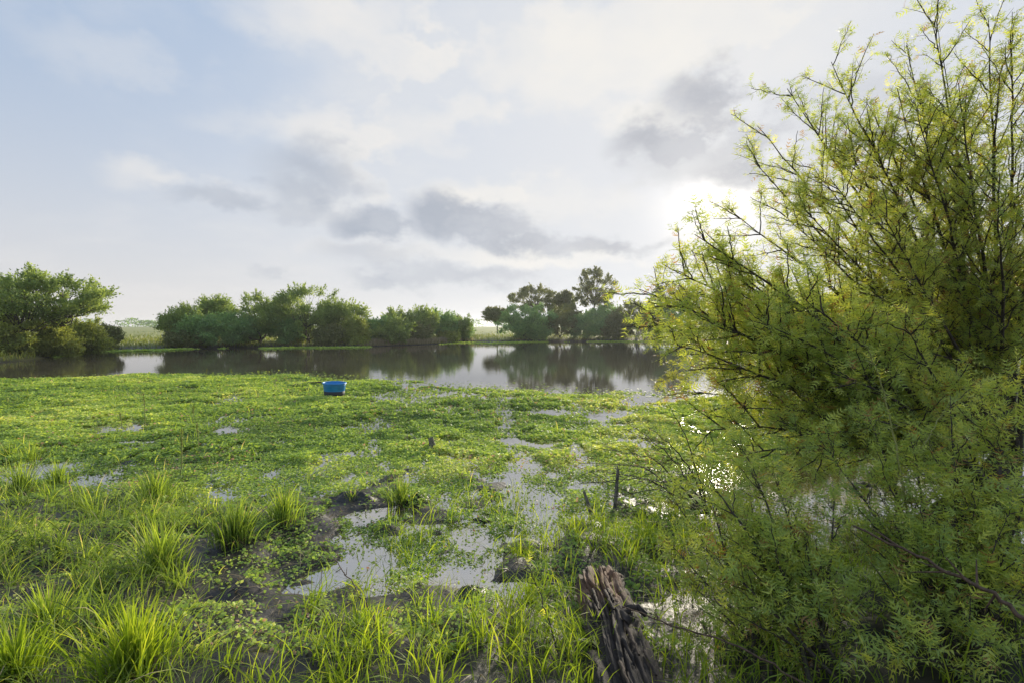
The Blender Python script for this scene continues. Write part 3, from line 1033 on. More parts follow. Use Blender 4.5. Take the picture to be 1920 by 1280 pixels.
# near grass as cover
def region_grass():
    r = np.random.default_rng(21)
    dark, bright = MB(), MB()
    n = 215000
    x = r.uniform(-7, 6.5, n)
    y = r.uniform(1.5, 6.2, n)
    P = np.stack([x, y, gz(x, y)], -1)
    px, py = to_px(P)
    clump = sstep(fbm(x * 2.4, y * 2.4, 91, 3), 0.38, 0.62)
    ok = (px > -900) & (px < 2070)
    left = sstep(-px, -440, -330) * sstep(py, 915, 960)
    left = left * (1 - 0.9 * np.exp(-((px - 420) / 110) ** 2 - ((py - 1120) / 90) ** 2)) * (1 - 0.75 * np.exp(-((px - 110) / 140) ** 2 - ((py - 1130) / 45) ** 2))
    pl = left * (0.15 + 0.85 * clump) * 0.34
    k = ok & (r.uniform(0, 1, n) < pl)
    add_blades(dark, np.stack([x, y], 1)[k], 0.07, 0.30, 0.003, 0.007, 0.45, (0.15, 1.5), r)
    spray(dark, x, y, ok & (r.uniform(0, 1, n) < left * 0.0030), r, 0.13, 0.36, 0.40)
    bot = sstep(py, 1090, 1180) * sstep(px, 540, 640) * sstep(-px, -1180, -1110)
    bot = np.maximum(bot, 0.35 * sstep(py, 1200, 1270) * sstep(px, 380, 460) * sstep(-px, -700, -560))
    mid = np.exp(-((px - 780) / 75) ** 2 - ((py - 1030) / 55) ** 2) * 0.75 + 0.55 * np.exp(-((px - 940) / 90) ** 2 - ((py - 960) / 26) ** 2) + 0.5 * np.exp(-((px - 960) / 45) ** 2 - ((py - 1060) / 45) ** 2)
    logside = np.exp(-((px - 1040) / 60) ** 2 - ((py - 1150) / 120) ** 2) + np.exp(-((px - 1290) / 70) ** 2 - ((py - 1130) / 110) ** 2) + np.exp(-((px - 1150) / 110) ** 2 - ((py - 1010) / 34) ** 2)
    und = 0.75 * sstep(px, 1180, 1320) * sstep(py, 960, 1050)
    mudhole = np.exp(-((px - 880) / 60) ** 2 - ((py - 1120) / 65) ** 2)
    pb = np.clip(bot + mid + logside + und, 0, 1) * (0.12 + 0.88 * clump) * (1 - 0.95 * mudhole) * 0.42
    k = ok & (r.uniform(0, 1, n) < pb)
    add_blades(bright, np.stack([x, y], 1)[k], 0.06, 0.26, 0.003, 0.008, 0.50, (0.1, 1.2), r)
    spray(bright, x, y, ok & (r.uniform(0, 1, n) < (bot + logside + 0.6 * und) * 0.0065), r, 0.11, 0.30, 0.5, 22)
    # sparse blades amongst the mat
    ps = 0.012 * sstep(py, 830, 960) * clump
    k = ok & (r.uniform(0, 1, n) < ps)
    add_blades(dark, np.stack([x, y], 1)[k], 0.08, 0.25, 0.004, 0.008, 0.5, (0.1, 0.9), r)
    m = 7000
    y2 = np.sqrt(r.uniform(5.0 ** 2, 15.0 ** 2, m))
    x2 = r.uniform(-1.05, 0.75, m) * y2
    k = (mat_density(x2, y2) > 0.4) & (fbm(x2 * 0.6, y2 * 0.6, 44, 3) > 0.45)
    add_blades(dark, np.stack([x2, y2], 1)[k], 0.08, 0.24, 0.006, 0.013, 0.45, (0.1, 1.1), r, z=np.zeros(int(k.sum())), k=4)
    return dark, bright


gd, gb = region_grass()
tag(gd.build('bank_grass', M['grass']), 'long mid green grass on the near left bank', 'grass', kind='stuff')
tag(gb.build('young_grass', M['grass_bright']), 'fresh yellow green grass along the bottom and round the old log', 'grass', kind='stuff')
# dead litter on the mud
lt = MB()
n = 5000
x = r_.uniform(-3.5, 3.2, n)
y = r_.uniform(2.2, 5.0, n)
add_blades(lt, np.stack([x, y], 1), 0.03, 0.14, 0.003, 0.007, 0.45, (1.6, 2.1), r_, k=4)
tag(lt.build('grass_litter', M['straw']), 'dry straw coloured grass litter lying on the near mud', 'litter', kind='stuff')


def tuft(px, py, width_px, h, n, label, mat='grass', tint=0.45, seed=0, bend=(0.1, 0.75), w=(0.005, 0.010), name='grass_tuft', group=None, upright=False):
    r = np.random.default_rng(seed + 400)
    p = gp(px, py, 0.03)
    zg = float(gz(p[0], p[1]))
    p = gp(px, py, max(zg, 0.0))
    zg = max(float(gz(p[0], p[1])), -0.05)
    base = np.array([p[0], p[1], zg])
    rad = width_px * p[1] / F * 0.28
    o = empty(name, base)
    tag(o, label, 'grass tuft', group or 'single grass tufts on the near bank')
    m = MB()
    a = r.uniform(0, 2 * math.pi, n)
    q = np.abs(r.normal(0, 0.62, n)) * rad * (1 + 0.5 * np.sin(a * 2 + seed) * np.sin(a * 3 + 2 * seed))
    XY = np.stack([np.cos(a) * q, np.sin(a) * q], 1)
    B = np.concatenate([XY, np.zeros((n, 1)) - 0.02], 1)
    ld = unit(XY + r.normal(0, 0.25, (n, 2)) * rad)
    V, Fq = blades(B, h * r.uniform(0.3, 1.25, n), ld, r.uniform(bend[0], bend[1], n) * np.clip(0.35 + 0.65 * q / rad + r.normal(0, 0.25, n), 0.05, 1.5), r.uniform(w[0], w[1], n), 6)
    tt = np.clip(r.normal(tint, 0.17, n), 0, 0.97)
    tt = np.where(r.uniform(0, 1, n) < 0.06, 1.0, tt)
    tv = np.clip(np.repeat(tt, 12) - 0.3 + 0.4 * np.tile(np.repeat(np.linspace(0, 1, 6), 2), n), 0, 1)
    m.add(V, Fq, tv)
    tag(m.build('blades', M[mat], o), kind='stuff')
    c = MB()
    k = 60
    a = r.uniform(0, 2 * math.pi, k)
    Bc = np.stack([np.cos(a) * rad * 0.6, np.sin(a) * rad * 0.6, np.full(k, -0.015)], 1)
    V, Fq = blades(Bc, h * r.uniform(0.2, 0.4, k), np.stack([np.cos(a), np.sin(a)], 1), r.uniform(0.4, 1.6, k), np.full(k, 0.007), 4)
    c.add(V, Fq, np.repeat(r.uniform(0, 0.5, k), 8))
    tag(c.build('dry_base', M['straw'], o), kind='stuff')
    return o


TUFTS = [
    (288, 940, 110, 0.30, 260, 'wide spreading grass tuft among the floating plants, left of centre', 'grass', 0.5),
    (440, 1018, 110, 0.30, 300, 'dark based grass tuft on the mud, front one of a pair', 'grass', 0.42),
    (532, 975, 100, 0.26, 240, 'grass tuft just behind the dark based one, right of the pair', 'grass', 0.5),
    (752, 945, 74, 0.26, 190, 'lone spiky tuft with a dark foot standing in shallow water', 'grass', 0.42),
    (250, 1262, 190, 0.29, 460, 'dense glowing yellow green grass clump at the bottom left', 'grass_bright', 0.62),
    (60, 862, 60, 0.28, 130, 'small dull tuft in the floating plants at the left, nearer one', 'grass', 0.5),
    (16, 856, 50, 0.28, 120, 'small dull tuft cut by the left edge in the floating plants', 'grass', 0.4),
    (40, 920, 80, 0.30, 200, 'leafy tuft near the left edge behind the long bank grass', 'grass', 0.5),
    (108, 906, 60, 0.28, 150, 'tuft beside a small puddle near the left edge', 'grass', 0.5),
    (300, 1075, 120, 0.36, 260, 'tall loose tuft on the right border of the long bank grass', 'grass', 0.58),
    (90, 1190, 110, 0.24, 200, 'low arching tuft on dark mud at the lower left', 'grass', 0.6),
    (30, 1275, 120, 0.24, 260, 'fresh tuft in the bottom left corner', 'grass_bright', 0.45),
    (660, 935, 40, 0.10, 60, 'very small tuft by the dark mud ridge in the middle', 'grass', 0.5),
]
for i, (px, py, wpx, h, n, lab, mt, ti) in enumerate(TUFTS):
    tuft(px, py, wpx, h, n, lab, mt, ti, i)


# ------------------------------------------------------------------ acacia shrubs with feathery fronds
def frond_templates():
    out = []
    for v in range(4):
        r = np.random.default_rng(900 + v)
        npair = (3, 4, 4, 3)[v]
        Cs, Us, Ws, ls = [], [], [], []
        for i in range(npair):
            s = 0.22 + 0.78 * i / (npair - 1)
            for sd in (-1, 1):
                a = math.radians(58 - 14 * i / npair + r.uniform(-8, 8))
                d = np.array([math.cos(a), sd * math.sin(a), r.uniform(-0.35, 0.15)])
                d /= np.linalg.norm(d)
                l = (0.50 if i < npair - 1 else 0.36) * r.uniform(0.8, 1.15)
                Cs.append(np.array([s, 0, -0.12 * s * s]) + d * l * 0.5)
                Us.append(d)
                wv = np.cross(d, [0, 0, 1.0])
                Ws.append(unit(wv + np.array([0, 0, r.uniform(-0.5, 0.5)])))
                ls.append(l)
        V, Fq = tris(np.array(Cs), np.array(Us), np.array(Ws), np.array(ls) * 1.0, np.array(ls) * 0.27)
        rv = np.array([(0, -0.02, 0), (0, 0.02, 0), (1, 0, -0.12)])
        Fq = np.concatenate([Fq, [[len(V) + j for j in range(3)]]])
        V = np.concatenate([V, rv])
        out.append((V, Fq))
    return out


FT = frond_templates()
FT_MESH = {}


def bez(A, Mi, B, k):
    t = np.linspace(0, 1, k)[None, :, None]
    return (1 - t) ** 2 * A[:, None] + 2 * t * (1 - t) * Mi[:, None] + t ** 2 * B[:, None]


def sample(P, t):
    """P (n,k,3); t (n,) -> pos, tangent"""
    n, k, _ = P.shape
    f = np.clip(t, 0, 0.9999) * (k - 1)
    i = f.astype(int)
    w = (f - i)[:, None]
    a = P[np.arange(n), i]
    b = P[np.arange(n), i + 1]
    return a * (1 - w) + b * w, unit(b - a)


def shrub(name, label, base_px, stems, seed, leaf='frond', frond_len=0.10, r0=0.022, sec_per_m=5.0, sec_len=0.30, twig_per_m=8.0, twig_len=0.22, frond_gap=0.045,
          tint=(0.0, 0.9), n_obj=0, group=None, cat='shrub', bare=0.22, base_z=None, bark='shrub_bark', upbias=0.25):
    """stems: list of (tip_px, tip_py, tip_depth, arch) ; arch lifts the middle of the stem"""
    r = np.random.default_rng(seed + 5000)
    if len(base_px) == 3:
        base = at(*base_px)
    else:
        base = gp(base_px[0], base_px[1], 0.0)
    base[2] = float(gz(base[0], base[1])) - 0.03
    root = empty(name, base)
    tag(root, label, cat, group)
    tips = np.array([at(a, b, c) for a, b, c, _ in stems]) - base
    arch = np.array([s[3] for s in stems])
    n = len(stems)
    ln = np.linalg.norm(tips, axis=1)
    A = np.stack([r.normal(0, 0.07, n), r.normal(0, 0.07, n), np.zeros(n)], 1)
    Mi = tips * 0.5
    Mi[:, 2] += arch * ln
    Mi[:, :2] *= 0.9
    P = bez(A, Mi, tips, 22)
    wob = r.normal(0, 0.012, P.shape)
    wob[:, 0] = 0
    P = P + np.cumsum(wob, 1) * 0.5 * (ln[:, None, None] / 3.0)
    R = np.linspace(1, 0.10, 22)[None] * (r0 * (0.5 + 0.5 * ln / ln.max()))[:, None]
    wood = [MB() for _ in range(n)]
    for i in range(n):
        V, Fq = tubes(P[i:i + 1], R[i:i + 1], 6)
        wood[i].add(V, Fq)

    fr_pos, fr_dir, fr_own = [], [], []

    def level(P, own, L, per_m, clen, bare_, kk, rad, t_taper=0.64, spread=0.9):
        cnt = np.maximum((L * per_m * (1 - bare_)).astype(int), 1)
        pi = np.repeat(np.arange(len(P)), cnt)
        u = r.uniform(0, 1, len(pi))
        t = bare_ + (1 - bare_) * u
        pos, tan = sample(P[pi], t)
        sd = perp(tan, r)
        d = unit(tan * 0.75 + sd * spread * r.uniform(0.5, 1.2, (len(pi), 1)) + np.array([0, 0, upbias]))
        l = clen[pi] * (1 - t_taper * t) ** 1.15 * r.uniform(0.5, 1.25, len(pi))
        B = pos + d * l[:, None]
        mid = pos + d * l[:, None] * 0.5 + np.array([0, 0, 0.06]) * l[:, None] * r.uniform(-1.2, 1.2, (len(pi), 1)) + r.normal(0, 0.03, (len(pi), 3)) * l[:, None]
        Q = bez(pos, mid, B, kk)
        Q[:, 1:-1] += r.normal(0, 0.006, Q[:, 1:-1].shape)
        ow = own[pi]
        RR = np.linspace(1, 0.35, kk)[None] * rad * np.sqrt(np.clip(l / (l.mean() + 1e-6), 0.3, 2))[:, None]
        for i in range(n):
            s = ow == i
            if s.any():
                V, Fq = tubes(Q[s], RR[s], 4 if kk > 5 else 3)
                wood[i].add(V, Fq)
        return Q, ow, l

    own0 = np.arange(n)
    Q1, ow1, l1 = level(P, own0, ln, sec_per_m, sec_len * ln, bare, 9, r0 * 0.25)
    Q2, ow2, l2 = level(Q1, ow1, l1, twig_per_m, np.full(len(Q1), twig_len), 0.12, 4, r0 * 0.06 + 0.0006)

    def fronds_on(Q, ow, L, gap, bare_):
        cnt = np.maximum((L * (1 - bare_) / gap).astype(int), 1)
        pi = np.repeat(np.arange(len(Q)), cnt)
        t = bare_ + (1 - bare_) * r.uniform(0, 1, len(pi))
        pos, tan = sample(Q[pi], t)
        fr_pos.append(pos)
        d = unit(tan * 0.55 + perp(tan, r) * 0.9 + np.array([0, 0, 0.12]))
        fr_dir.append(d)
        fr_own.append(ow[pi])

    fronds_on(Q1, ow1, l1, frond_gap * 1.3, 0.25)
    fronds_on(Q2, ow2, l2, frond_gap, 0.05)
    fronds_on(P, own0, ln, frond_gap * 1.6, 0.6)
    pos = np.concatenate(fr_pos)
    d = np.concatenate(fr_dir)
    ow = np.concatenate(fr_own)
    gzv = pos[:, 2] > 0.03
    pos, d, ow = pos[gzv], d[gzv], ow[gzv]
    m = len(pos)
    s = frond_len * r.uniform(0.6, 1.25, m)
    # frond frame: x along d, z roughly up with some roll
    up = unit(np.array([0, 0, 1.0]) + r.normal(0, 0.45, (m, 3)))
    Y = unit(np.cross(up, d))
    Z = np.cross(d, Y)
    v = r.integers(0, 4, m)
    st = r.uniform(0, 1, n)
    hi = np.clip((pos[:, 2] - 0.3) / (tips[:, 2].max() + 0.1), 0, 1)
    tn = np.clip(tint[0] + (tint[1] - tint[0]) * (0.55 * r.uniform(0, 1, m) + 0.25 * st[ow] + 0.2 * fbm(pos[:, 0] * 2.5, pos[:, 2] * 2.5, seed, 2)), 0, 1)
    tn = np.where(r.uniform(0, 1, m) < 0.05, 1.0, tn)
    wpos = pos + base
    single = np.zeros(m, bool)
    if n_obj:
        ppx, ppy = to_px(wpos)
        vis = (ppx > 0) & (ppx < 1920) & (ppy > 0) & (ppy < 1280)
        score = s / np.maximum(np.linalg.norm(wpos - [0, 0, H], axis=1), 0.3) * vis
        single[np.argsort(-score)[:n_obj]] = True
    fb = MB()
    for j in range(4):
        sel = (v == j) & ~single
        V, Fq = FT[j]
        X = pos[sel][:, None] + s[sel][:, None, None] * (V[None, :, 0:1] * d[sel][:, None] + V[None, :, 1:2] * Y[sel][:, None] + V[None, :, 2:3] * Z[sel][:, None])
        k = X.shape[0]
        FF = (Fq[None] + (np.arange(k) * len(V))[:, None, None]).reshape(-1, 3)
        fb.add(X.reshape(-1, 3), FF, np.repeat(tn[sel], len(V)))
    tag(fb.build('foliage', M[leaf], root), kind='stuff')
    for i in range(n):
        wood[i].build('branch', M[bark], root, True)
    from mathutils import Matrix
    for i in np.nonzero(single)[0]:
        key = (leaf, int(v[i]), int(tn[i] * 4))
        if key not in FT_MESH:
            V, Fq = FT[key[1]]
            me = mesh_from('frond', V, [Fq], np.full(len(V), (key[2] + 0.5) / 4))
            me.materials.append(M[leaf])
            FT_MESH[key] = me
        o = bpy.data.objects.new('frond', FT_MESH[key])
        COL.objects.link(o)
        o.parent = root
        mt = Matrix(((d[i, 0], Y[i, 0], Z[i, 0]), (d[i, 1], Y[i, 1], Z[i, 1]), (d[i, 2], Y[i, 2], Z[i, 2])))
        o.location = tuple(pos[i])
        o.rotation_euler = mt.to_euler()
        o.scale = (s[i],) * 3
    return root, m


NF = 0
# A: low fan towards the left
_, k = shrub('acacia_shrub', 'feathery acacia with long low branches reaching left over the pond', (1835, 916), [
    (1200, 545, 5.0, 0.05), (1215, 600, 5.3, 0.05), (1232, 492, 5.4, 0.08), (1300, 440, 5.2, 0.08), (1262, 640, 4.7, 0.06), (1330, 470, 5.6, 0.05), (1330, 690, 5.0, 0.10),
    (1420, 600, 4.4, 0.10), (1300, 560, 6.2, 0.06), (1380, 760, 4.6, 0.14), (1500, 560, 4.2, 0.06), (1560, 700, 4.0, 0.12), (1460, 820, 4.3, 0.16), (1600, 500, 5.6, 0.05), (1285, 735, 5.0, 0.12), (1310, 800, 4.7, 0.15), (1370, 860, 4.4, 0.16), (1700, 620, 4.2, 0.06), (1640, 780, 4.0, 0.1), (1300, 545, 5.5, 0.06), (1350, 480, 5.6, 0.06), (1370, 520, 5.4, 0.05), (1250, 575, 5.0, 0.07)], 1,
    n_obj=150, group='acacia shrubs on the right', r0=0.038, sec_per_m=9, sec_len=0.31, twig_per_m=15, twig_len=0.28, frond_gap=0.031, frond_len=0.098)
NF += k
# B: tall fan
_, k = shrub('acacia_shrub', 'tallest feathery acacia rising to the top right corner', (1890, 850), [
    (1368, 388, 6.4, 0.03), (1412, 298, 6.3, 0.03), (1428, 240, 6.6, 0.04), (1465, 175, 6.6, 0.04), (1548, 128, 6.5, 0.03), (1600, 215, 6.0, 0.02), (1700, 85, 6.2, 0.02), (1735, 50, 6.0, 0.02),
    (1838, 40, 5.8, 0.01), (1895, 70, 5.6, 0.0), (1990, 40, 5.6, 0.0), (1480, 380, 6.0, 0.03), (1560, 330, 5.5, 0.02), (1700, 200, 5.4, 0.0), (1800, 150, 5.2, 0.0), (1960, 240, 5.2, 0.0), (1650, 420, 5.0, 0.0), (1880, 330, 4.9, 0.0), (1480, 400, 6.2, 0.03), (1520, 320, 6.4, 0.03), (1570, 260, 6.4, 0.03), (1620, 200, 6.3, 0.02), (1670, 165, 6.0, 0.02), (1780, 110, 6.0, 0.01)], 2,
    n_obj=120, group='acacia shrubs on the right', r0=0.038, sec_per_m=8, sec_len=0.29, twig_per_m=15, twig_len=0.28, frond_gap=0.033, frond_len=0.088)
NF += k
# C: behind, its sunlit lime tone is painted into the leaf colour
_, k = shrub('acacia_shrub', 'sunlit lime green acacia behind the others at the water', (1660, 742), [
    (1290, 640, 10.5, 0.08), (1310, 580, 11, 0.08), (1380, 560, 11, 0.06), (1450, 540, 11, 0.05), (1260, 700, 10.5, 0.1), (1520, 540, 10.5, 0.04), (1600, 520, 10.5, 0.03), (1700, 530, 10.5, 0.02),
    (1800, 520, 10.5, 0.02), (1900, 540, 10.5, 0.03), (1400, 650, 10, 0.1), (1500, 660, 9.6, 0.1), (1640, 620, 9.6, 0.05), (1800, 640, 9.6, 0.05), (1900, 660, 9.6, 0.08)], 3,
    leaf='frond_sunlit', frond_len=0.15, group='acacia shrubs on the right', r0=0.026, sec_per_m=7, sec_len=0.28, twig_per_m=9, twig_len=0.36, frond_gap=0.038, bare=0.12)
NF += k
# D: near low shrub at the bottom
_, k = shrub('acacia_shrub', 'knee high feathery acacia shoots beside the old log', (1560, 1330), [
    (1290, 850, 3.0, 0.04), (1395, 840, 3.1, 0.04), (1360, 960, 2.8, 0.05), (1450, 880, 2.9, 0.03), (1300, 1010, 2.6, 0.06), (1420, 1040, 2.5, 0.05), (1500, 960, 2.6, 0.03), (1560, 900, 2.7, 0.02), (1360, 1140, 2.3, 0.08), (1520, 1130, 2.2, 0.05)], 4,
    n_obj=150, group='acacia shrubs on the right', frond_len=0.068, r0=0.013, sec_per_m=20, sec_len=0.32, twig_per_m=15, twig_len=0.18, frond_gap=0.018, bare=0.12)
NF += k
_, k = shrub('acacia_shrub', 'dense feathery acacia filling the bottom right corner', (1800, 1330), [
    (1540, 820, 3.1, 0.03), (1620, 760, 3.3, 0.03), (1640, 900, 2.9, 0.03), (1700, 800, 3.0, 0.02), (1780, 740, 3.1, 0.0), (1850, 800, 2.9, 0.0), (1900, 700, 3.0, 0.0), (1620, 1040, 2.5, 0.04), (1700, 1000, 2.5, 0.02),
    (1800, 980, 2.4, 0.0), (1890, 960, 2.3, 0.0), (1960, 860, 2.5, 0.0), (1680, 1140, 2.2, 0.03), (1820, 1120, 2.1, 0.0), (1950, 1080, 2.1, 0.0), (1620, 1230, 2.0, 0.1), (1730, 1215, 1.95, 0.1), (1850, 1210, 1.9, 0.1), (1945, 1190, 1.9, 0.1)], 5,
    n_obj=200, group='acacia shrubs on the right', frond_len=0.070, r0=0.014, sec_per_m=18, sec_len=0.30, twig_per_m=15, twig_len=0.18, frond_gap=0.018, bare=0.12)
NF += k
_, k = shrub('acacia_shrub', 'short leafy acacia shoots right beside the old log, under the thorny twig', (1440, 1300), [
    (1262, 930, 3.4, 0.05), (1315, 880, 3.4, 0.04), (1245, 1010, 3.0, 0.06), (1290, 1090, 2.7, 0.07), (1385, 985, 2.9, 0.03), (1410, 900, 3.1, 0.03), (1330, 1180, 2.4, 0.06), (1460, 1050, 2.6, 0.02), (1480, 960, 2.9, 0.02)], 6,
    n_obj=80, group='acacia shrubs on the right', frond_len=0.064, r0=0.011, sec_per_m=18, sec_len=0.32, twig_per_m=15, twig_len=0.17, frond_gap=0.018, bare=0.12)
NF += k
print('fronds', NF)


# bare thicket between the plants and the acacia
def bare_thicket():
    r = np.random.default_rng(66)
    b = gp(1330, 960, 0.0)
    b[2] = float(gz(b[0], b[1])) - 0.03
    o = empty('bare_thicket', b)
    tag(o, 'bare dark twigs arching over the puddles left of the acacias', 'twigs')
    tips = [(1085, 868, 4.6), (1100, 905, 4.5), (1130, 840, 4.7), (1150, 930, 4.4), (1175, 790, 4.6), (1140, 960, 4.3), (1215, 800, 4.4), (1110, 880, 4.8), (1240, 850, 4.2), (1190, 900, 4.1), (1255, 760, 4.5)]
    for i, (a, c, dp) in enumerate(tips):
        tip = at(a, c, dp) - b
        m = MB()
        mid = tip * 0.5 + [0, 0, 0.12 + r.uniform(0, 0.1)]
        V, Fq = tube1([(r.normal(0, .04), r.normal(0, .04), 0), mid, tip], 0.008, 0.0022, 5, 0.006, 8, i)
        m.add(V, Fq)
        for j in range(6):
            s = r.uniform(0.35, 0.95)
            q = (1 - s) ** 2 * 0 + 2 * s * (1 - s) * mid + s * s * tip
            q2 = q + np.array([r.normal(-0.08, 0.14), r.normal(0, 0.1), r.uniform(-0.08, 0.16)])
            V, Fq = tube1([q, (q + q2) / 2 + [0, 0, 0.02], q2], 0.003, 0.0013, 4, 0.004, 4, i * 9 + j)
            m.add(V, Fq)
        m.build('branch', M['shrub_bark'], o)


bare_thicket()


def stick(name, label, cat, pts, r0, r1, mat, seed=0, wob=0.004, side=0, group=None, leafy=0):
    r = np.random.default_rng(seed + 700)
    pts = np.array(pts, float)
    o = empty(name, pts[0])
    tag(o, label, cat, group)
    P = pts - pts[0]
    m = MB()
    V, Fq = tube1(P, r0, r1, 7, wob, 6, seed)
    m.add(V, Fq)
    m.build('stem', M[mat], o, True)
    for j in range(side):
        s = r.uniform(0.2, 0.9) * (len(P) - 1)
        i = int(s)
        q = P[i] + (P[i + 1] - P[i]) * (s - i)
        dd = unit(P[-1] - P[0])
        q2 = q + (dd * 0.6 + rand_dirs(1, r)[0]) * r.uniform(0.03, 0.10)
        mm = MB()
        V, Fq = tube1([q, q2], r1 * 1.2, r1 * 0.5, 5, 0, 3, j)
        mm.add(V, Fq)
        mm.build('side_twig', M[mat], o)
    if leafy:
        mm = MB()
        for j in range(leafy):
            s = r.uniform(0.1, 1.0) * (len(P) - 1)
            i = min(int(s), len(P) - 2)
            q = P[i] + (P[i + 1] - P[i]) * (s - i)
            Vt, Ft = FT[j % 4]
            d = unit(unit(P[-1] - P[0]) * 0.4 + rand_dirs(1, r)[0])
            Y = unit(np.cross([0, 0, 1.0], d))
            Z = np.cross(d, Y)
            mm.add(q + 0.06 * (Vt[:, 0:1] * d + Vt[:, 1:2] * Y + Vt[:, 2:3] * Z), Ft, r.uniform(0.3, 0.8))
        tag(mm.build('foliage', M['frond'], o), kind='stuff')
    return o


stick('dry_stalk', 'brown dry stalk leaning left across the muddy puddles', 'stalk', [at(742, 1275, 2.35), at(700, 1150, 2.65), at(655, 1085, 3.0), at(628, 1048, 3.2)], 0.005, 0.0025, 'twig_brown', 1, side=6)
stick('thin_stem', 'thin grey stem with a few small leaves in the bright grass left of the log', 'stalk', [at(1062, 1285, 2.25), at(1035, 1180, 2.45), at(1012, 1110, 2.6), at(985, 1050, 2.7)], 0.005, 0.002, 'shrub_bark', 2, side=5, leafy=14)
stick('thorny_twig', 'reddish brown thorny twig reaching from the right over the old log', 'twig', [at(1540, 1300, 2.0), at(1400, 1215, 2.05), at(1285, 1180, 2.1), at(1166, 1136, 2.15)], 0.005, 0.0022, 'twig_brown', 3, side=7)
stick('brown_branch', 'thick reddish brown branch slanting down at the right edge', 'branch', [at(1960, 1190, 1.7), at(1860, 1110, 1.8), at(1740, 1050, 1.95), at(1600, 985, 2.1)], 0.009, 0.004, 'twig_brown', 4, side=6)
stick('green_shoot', 'pale yellow green shoot crossing the dark branches at the right', 'shoot', [at(1690, 868, 2.9), at(1730, 838, 2.9), at(1752, 800, 2.95), at(1772, 768, 3.0)], 0.006, 0.003, 'shoot_green', 5, side=3)
stick('green_shoot', 'long straight yellow green shoot standing before the acacias', 'shoot', [at(1710, 1010, 2.7), at(1680, 830, 2.75), at(1655, 720, 2.8), at(1618, 640, 2.8)], 0.006, 0.0025, 'shoot_green', 6, side=4, leafy=20)
stick('fallen_branch', 'dark thin branch lying on the plants left of the blue tub', 'branch', [np.array([*gp(603, 721)[:2], 0.08]), np.array([*gp(575, 722)[:2], 0.07]), np.array([*gp(545, 725)[:2], 0.05])], 0.022, 0.012, 'bark', 7, side=3)
# seed spikes among the plants
SP = [(272, 800, 735, 'left one of two seed spikes left of the blue tub'), (360, 798, 757, 'right one of two seed spikes left of the blue tub'), (228, 800, 772, 'short seed spike next to the left puddle'),
      (338, 900, 800, 'tall thin grass stem above the wide spreading tuft'), (372, 845, 790, 'curved thin grass stem among the floating plants'),
      (385, 712, 690, 'small pale weed tip at the far rim of the floating plants, left one'), (436, 712, 690, 'small pale weed tip at the far rim of the floating plants, right one')]
for i, (px, b, tp, lab) in enumerate(SP):
    g = gp(px, b)
    tp3 = at(px - 3 + 6 * (i % 2), tp, g[1])
    o = stick('seed_spike', 'thin ' + lab if 'thin' not in lab else lab, 'grass stem', [g - [0, 0, 0.02], (g + tp3) / 2 + [0.01, 0, 0], tp3], 0.006, 0.004, 'shoot_green', 20 + i, 0.003)
    m = MB()
    n = 60
    q = (tp3 - g)
    C = (1 - RNG.uniform(0, 0.35, (n, 1))) * q + RNG.normal(0, 0.008, (n, 3)) + [0, 0, -0.0]
    U = unit(rand_dirs(n) * 0.5 + [0, 0, 1])
    V, Fq = diamonds(C, U, perp(U), np.full(n, 0.03), np.full(n, 0.010))
    m.add(V, Fq, 0.4)
    m.build('seed_head', M['field_grass'], o)


# ------------------------------------------------------------------ wooden stumps and the log
def wood_mat(name, tan=0.5):
    m, nt, out = new_mat(name)
    L = nt.links
    tc = nt.nodes.new('ShaderNodeTexCoord')
    mp = nt.nodes.new('ShaderNodeMapping')
    mp.inputs['Scale'].default_value = (26, 3.0, 26)
    L.new(tc.outputs['Object'], mp.inputs[0])
    n1 = nt.nodes.new('ShaderNodeTexNoise')
    n1.inputs['Scale'].default_value = 1.0
    n1.inputs['Detail'].default_value = 9
    n1.inputs['Roughness'].default_value = 0.7
    L.new(mp.outputs[0], n1.inputs['Vector'])
    col = ramp(nt, n1.outputs['Fac'], [(0.36, (0.010, 0.007, 0.006)), (0.54, (0.038, 0.027, 0.021)), (0.70, (0.10, 0.073, 0.056)), (0.88, (0.22, 0.17, 0.13))])
    n2 = nt.nodes.new('ShaderNodeTexNoise')
    n2.inputs['Scale'].default_value = 7
    n2.inputs['Detail'].default_value = 5
    L.new(tc.outputs['Object'], n2.inputs['Vector'])
    at_ = nt.nodes.new('ShaderNodeAttribute')
    at_.attribute_name = 'tint'      # fresh rotten wood where the bark is gone
    ml = nt.nodes.new('ShaderNodeMath')
    ml.operation = 'MULTIPLY'
    L.new(at_.outputs['Fac'], ml.inputs[0])
    mr = nt.nodes.new('ShaderNodeMapRange')
    L.new(n2.outputs['Fac'], mr.inputs[0])
    mr.inputs[1].default_value = 0.25
    mr.inputs[2].default_value = 0.42
    L.new(mr.outputs[0], ml.inputs[1])
    mx = nt.nodes.new('ShaderNodeMix')
    mx.data_type = 'RGBA'
    L.new(ml.outputs[0], mx.inputs[0])
    L.new(col, mx.inputs[6])
    tn = ramp(nt, n1.outputs['Fac'], [(0.38, (0.05, 0.026, 0.016)), (0.58, (0.20, 0.105, 0.055)), (0.78, (0.36, 0.22, 0.13))])
    L.new(tn, mx.inputs[7])
    p = nt.nodes.new('ShaderNodeBsdfPrincipled')
    p.inputs['Roughness'].default_value = 0.8
    L.new(mx.outputs[2], p.inputs['Base Color'])
    b = nt.nodes.new('ShaderNodeBump')
    b.inputs['Strength'].default_value = 0.8
    b.inputs['Distance'].default_value = 0.012
    L.new(n1.outputs['Fac'], b.inputs['Height'])
    L.new(b.outputs[0], p.inputs['Normal'])
    L.new(p.outputs[0], out.inputs[0])
    return m


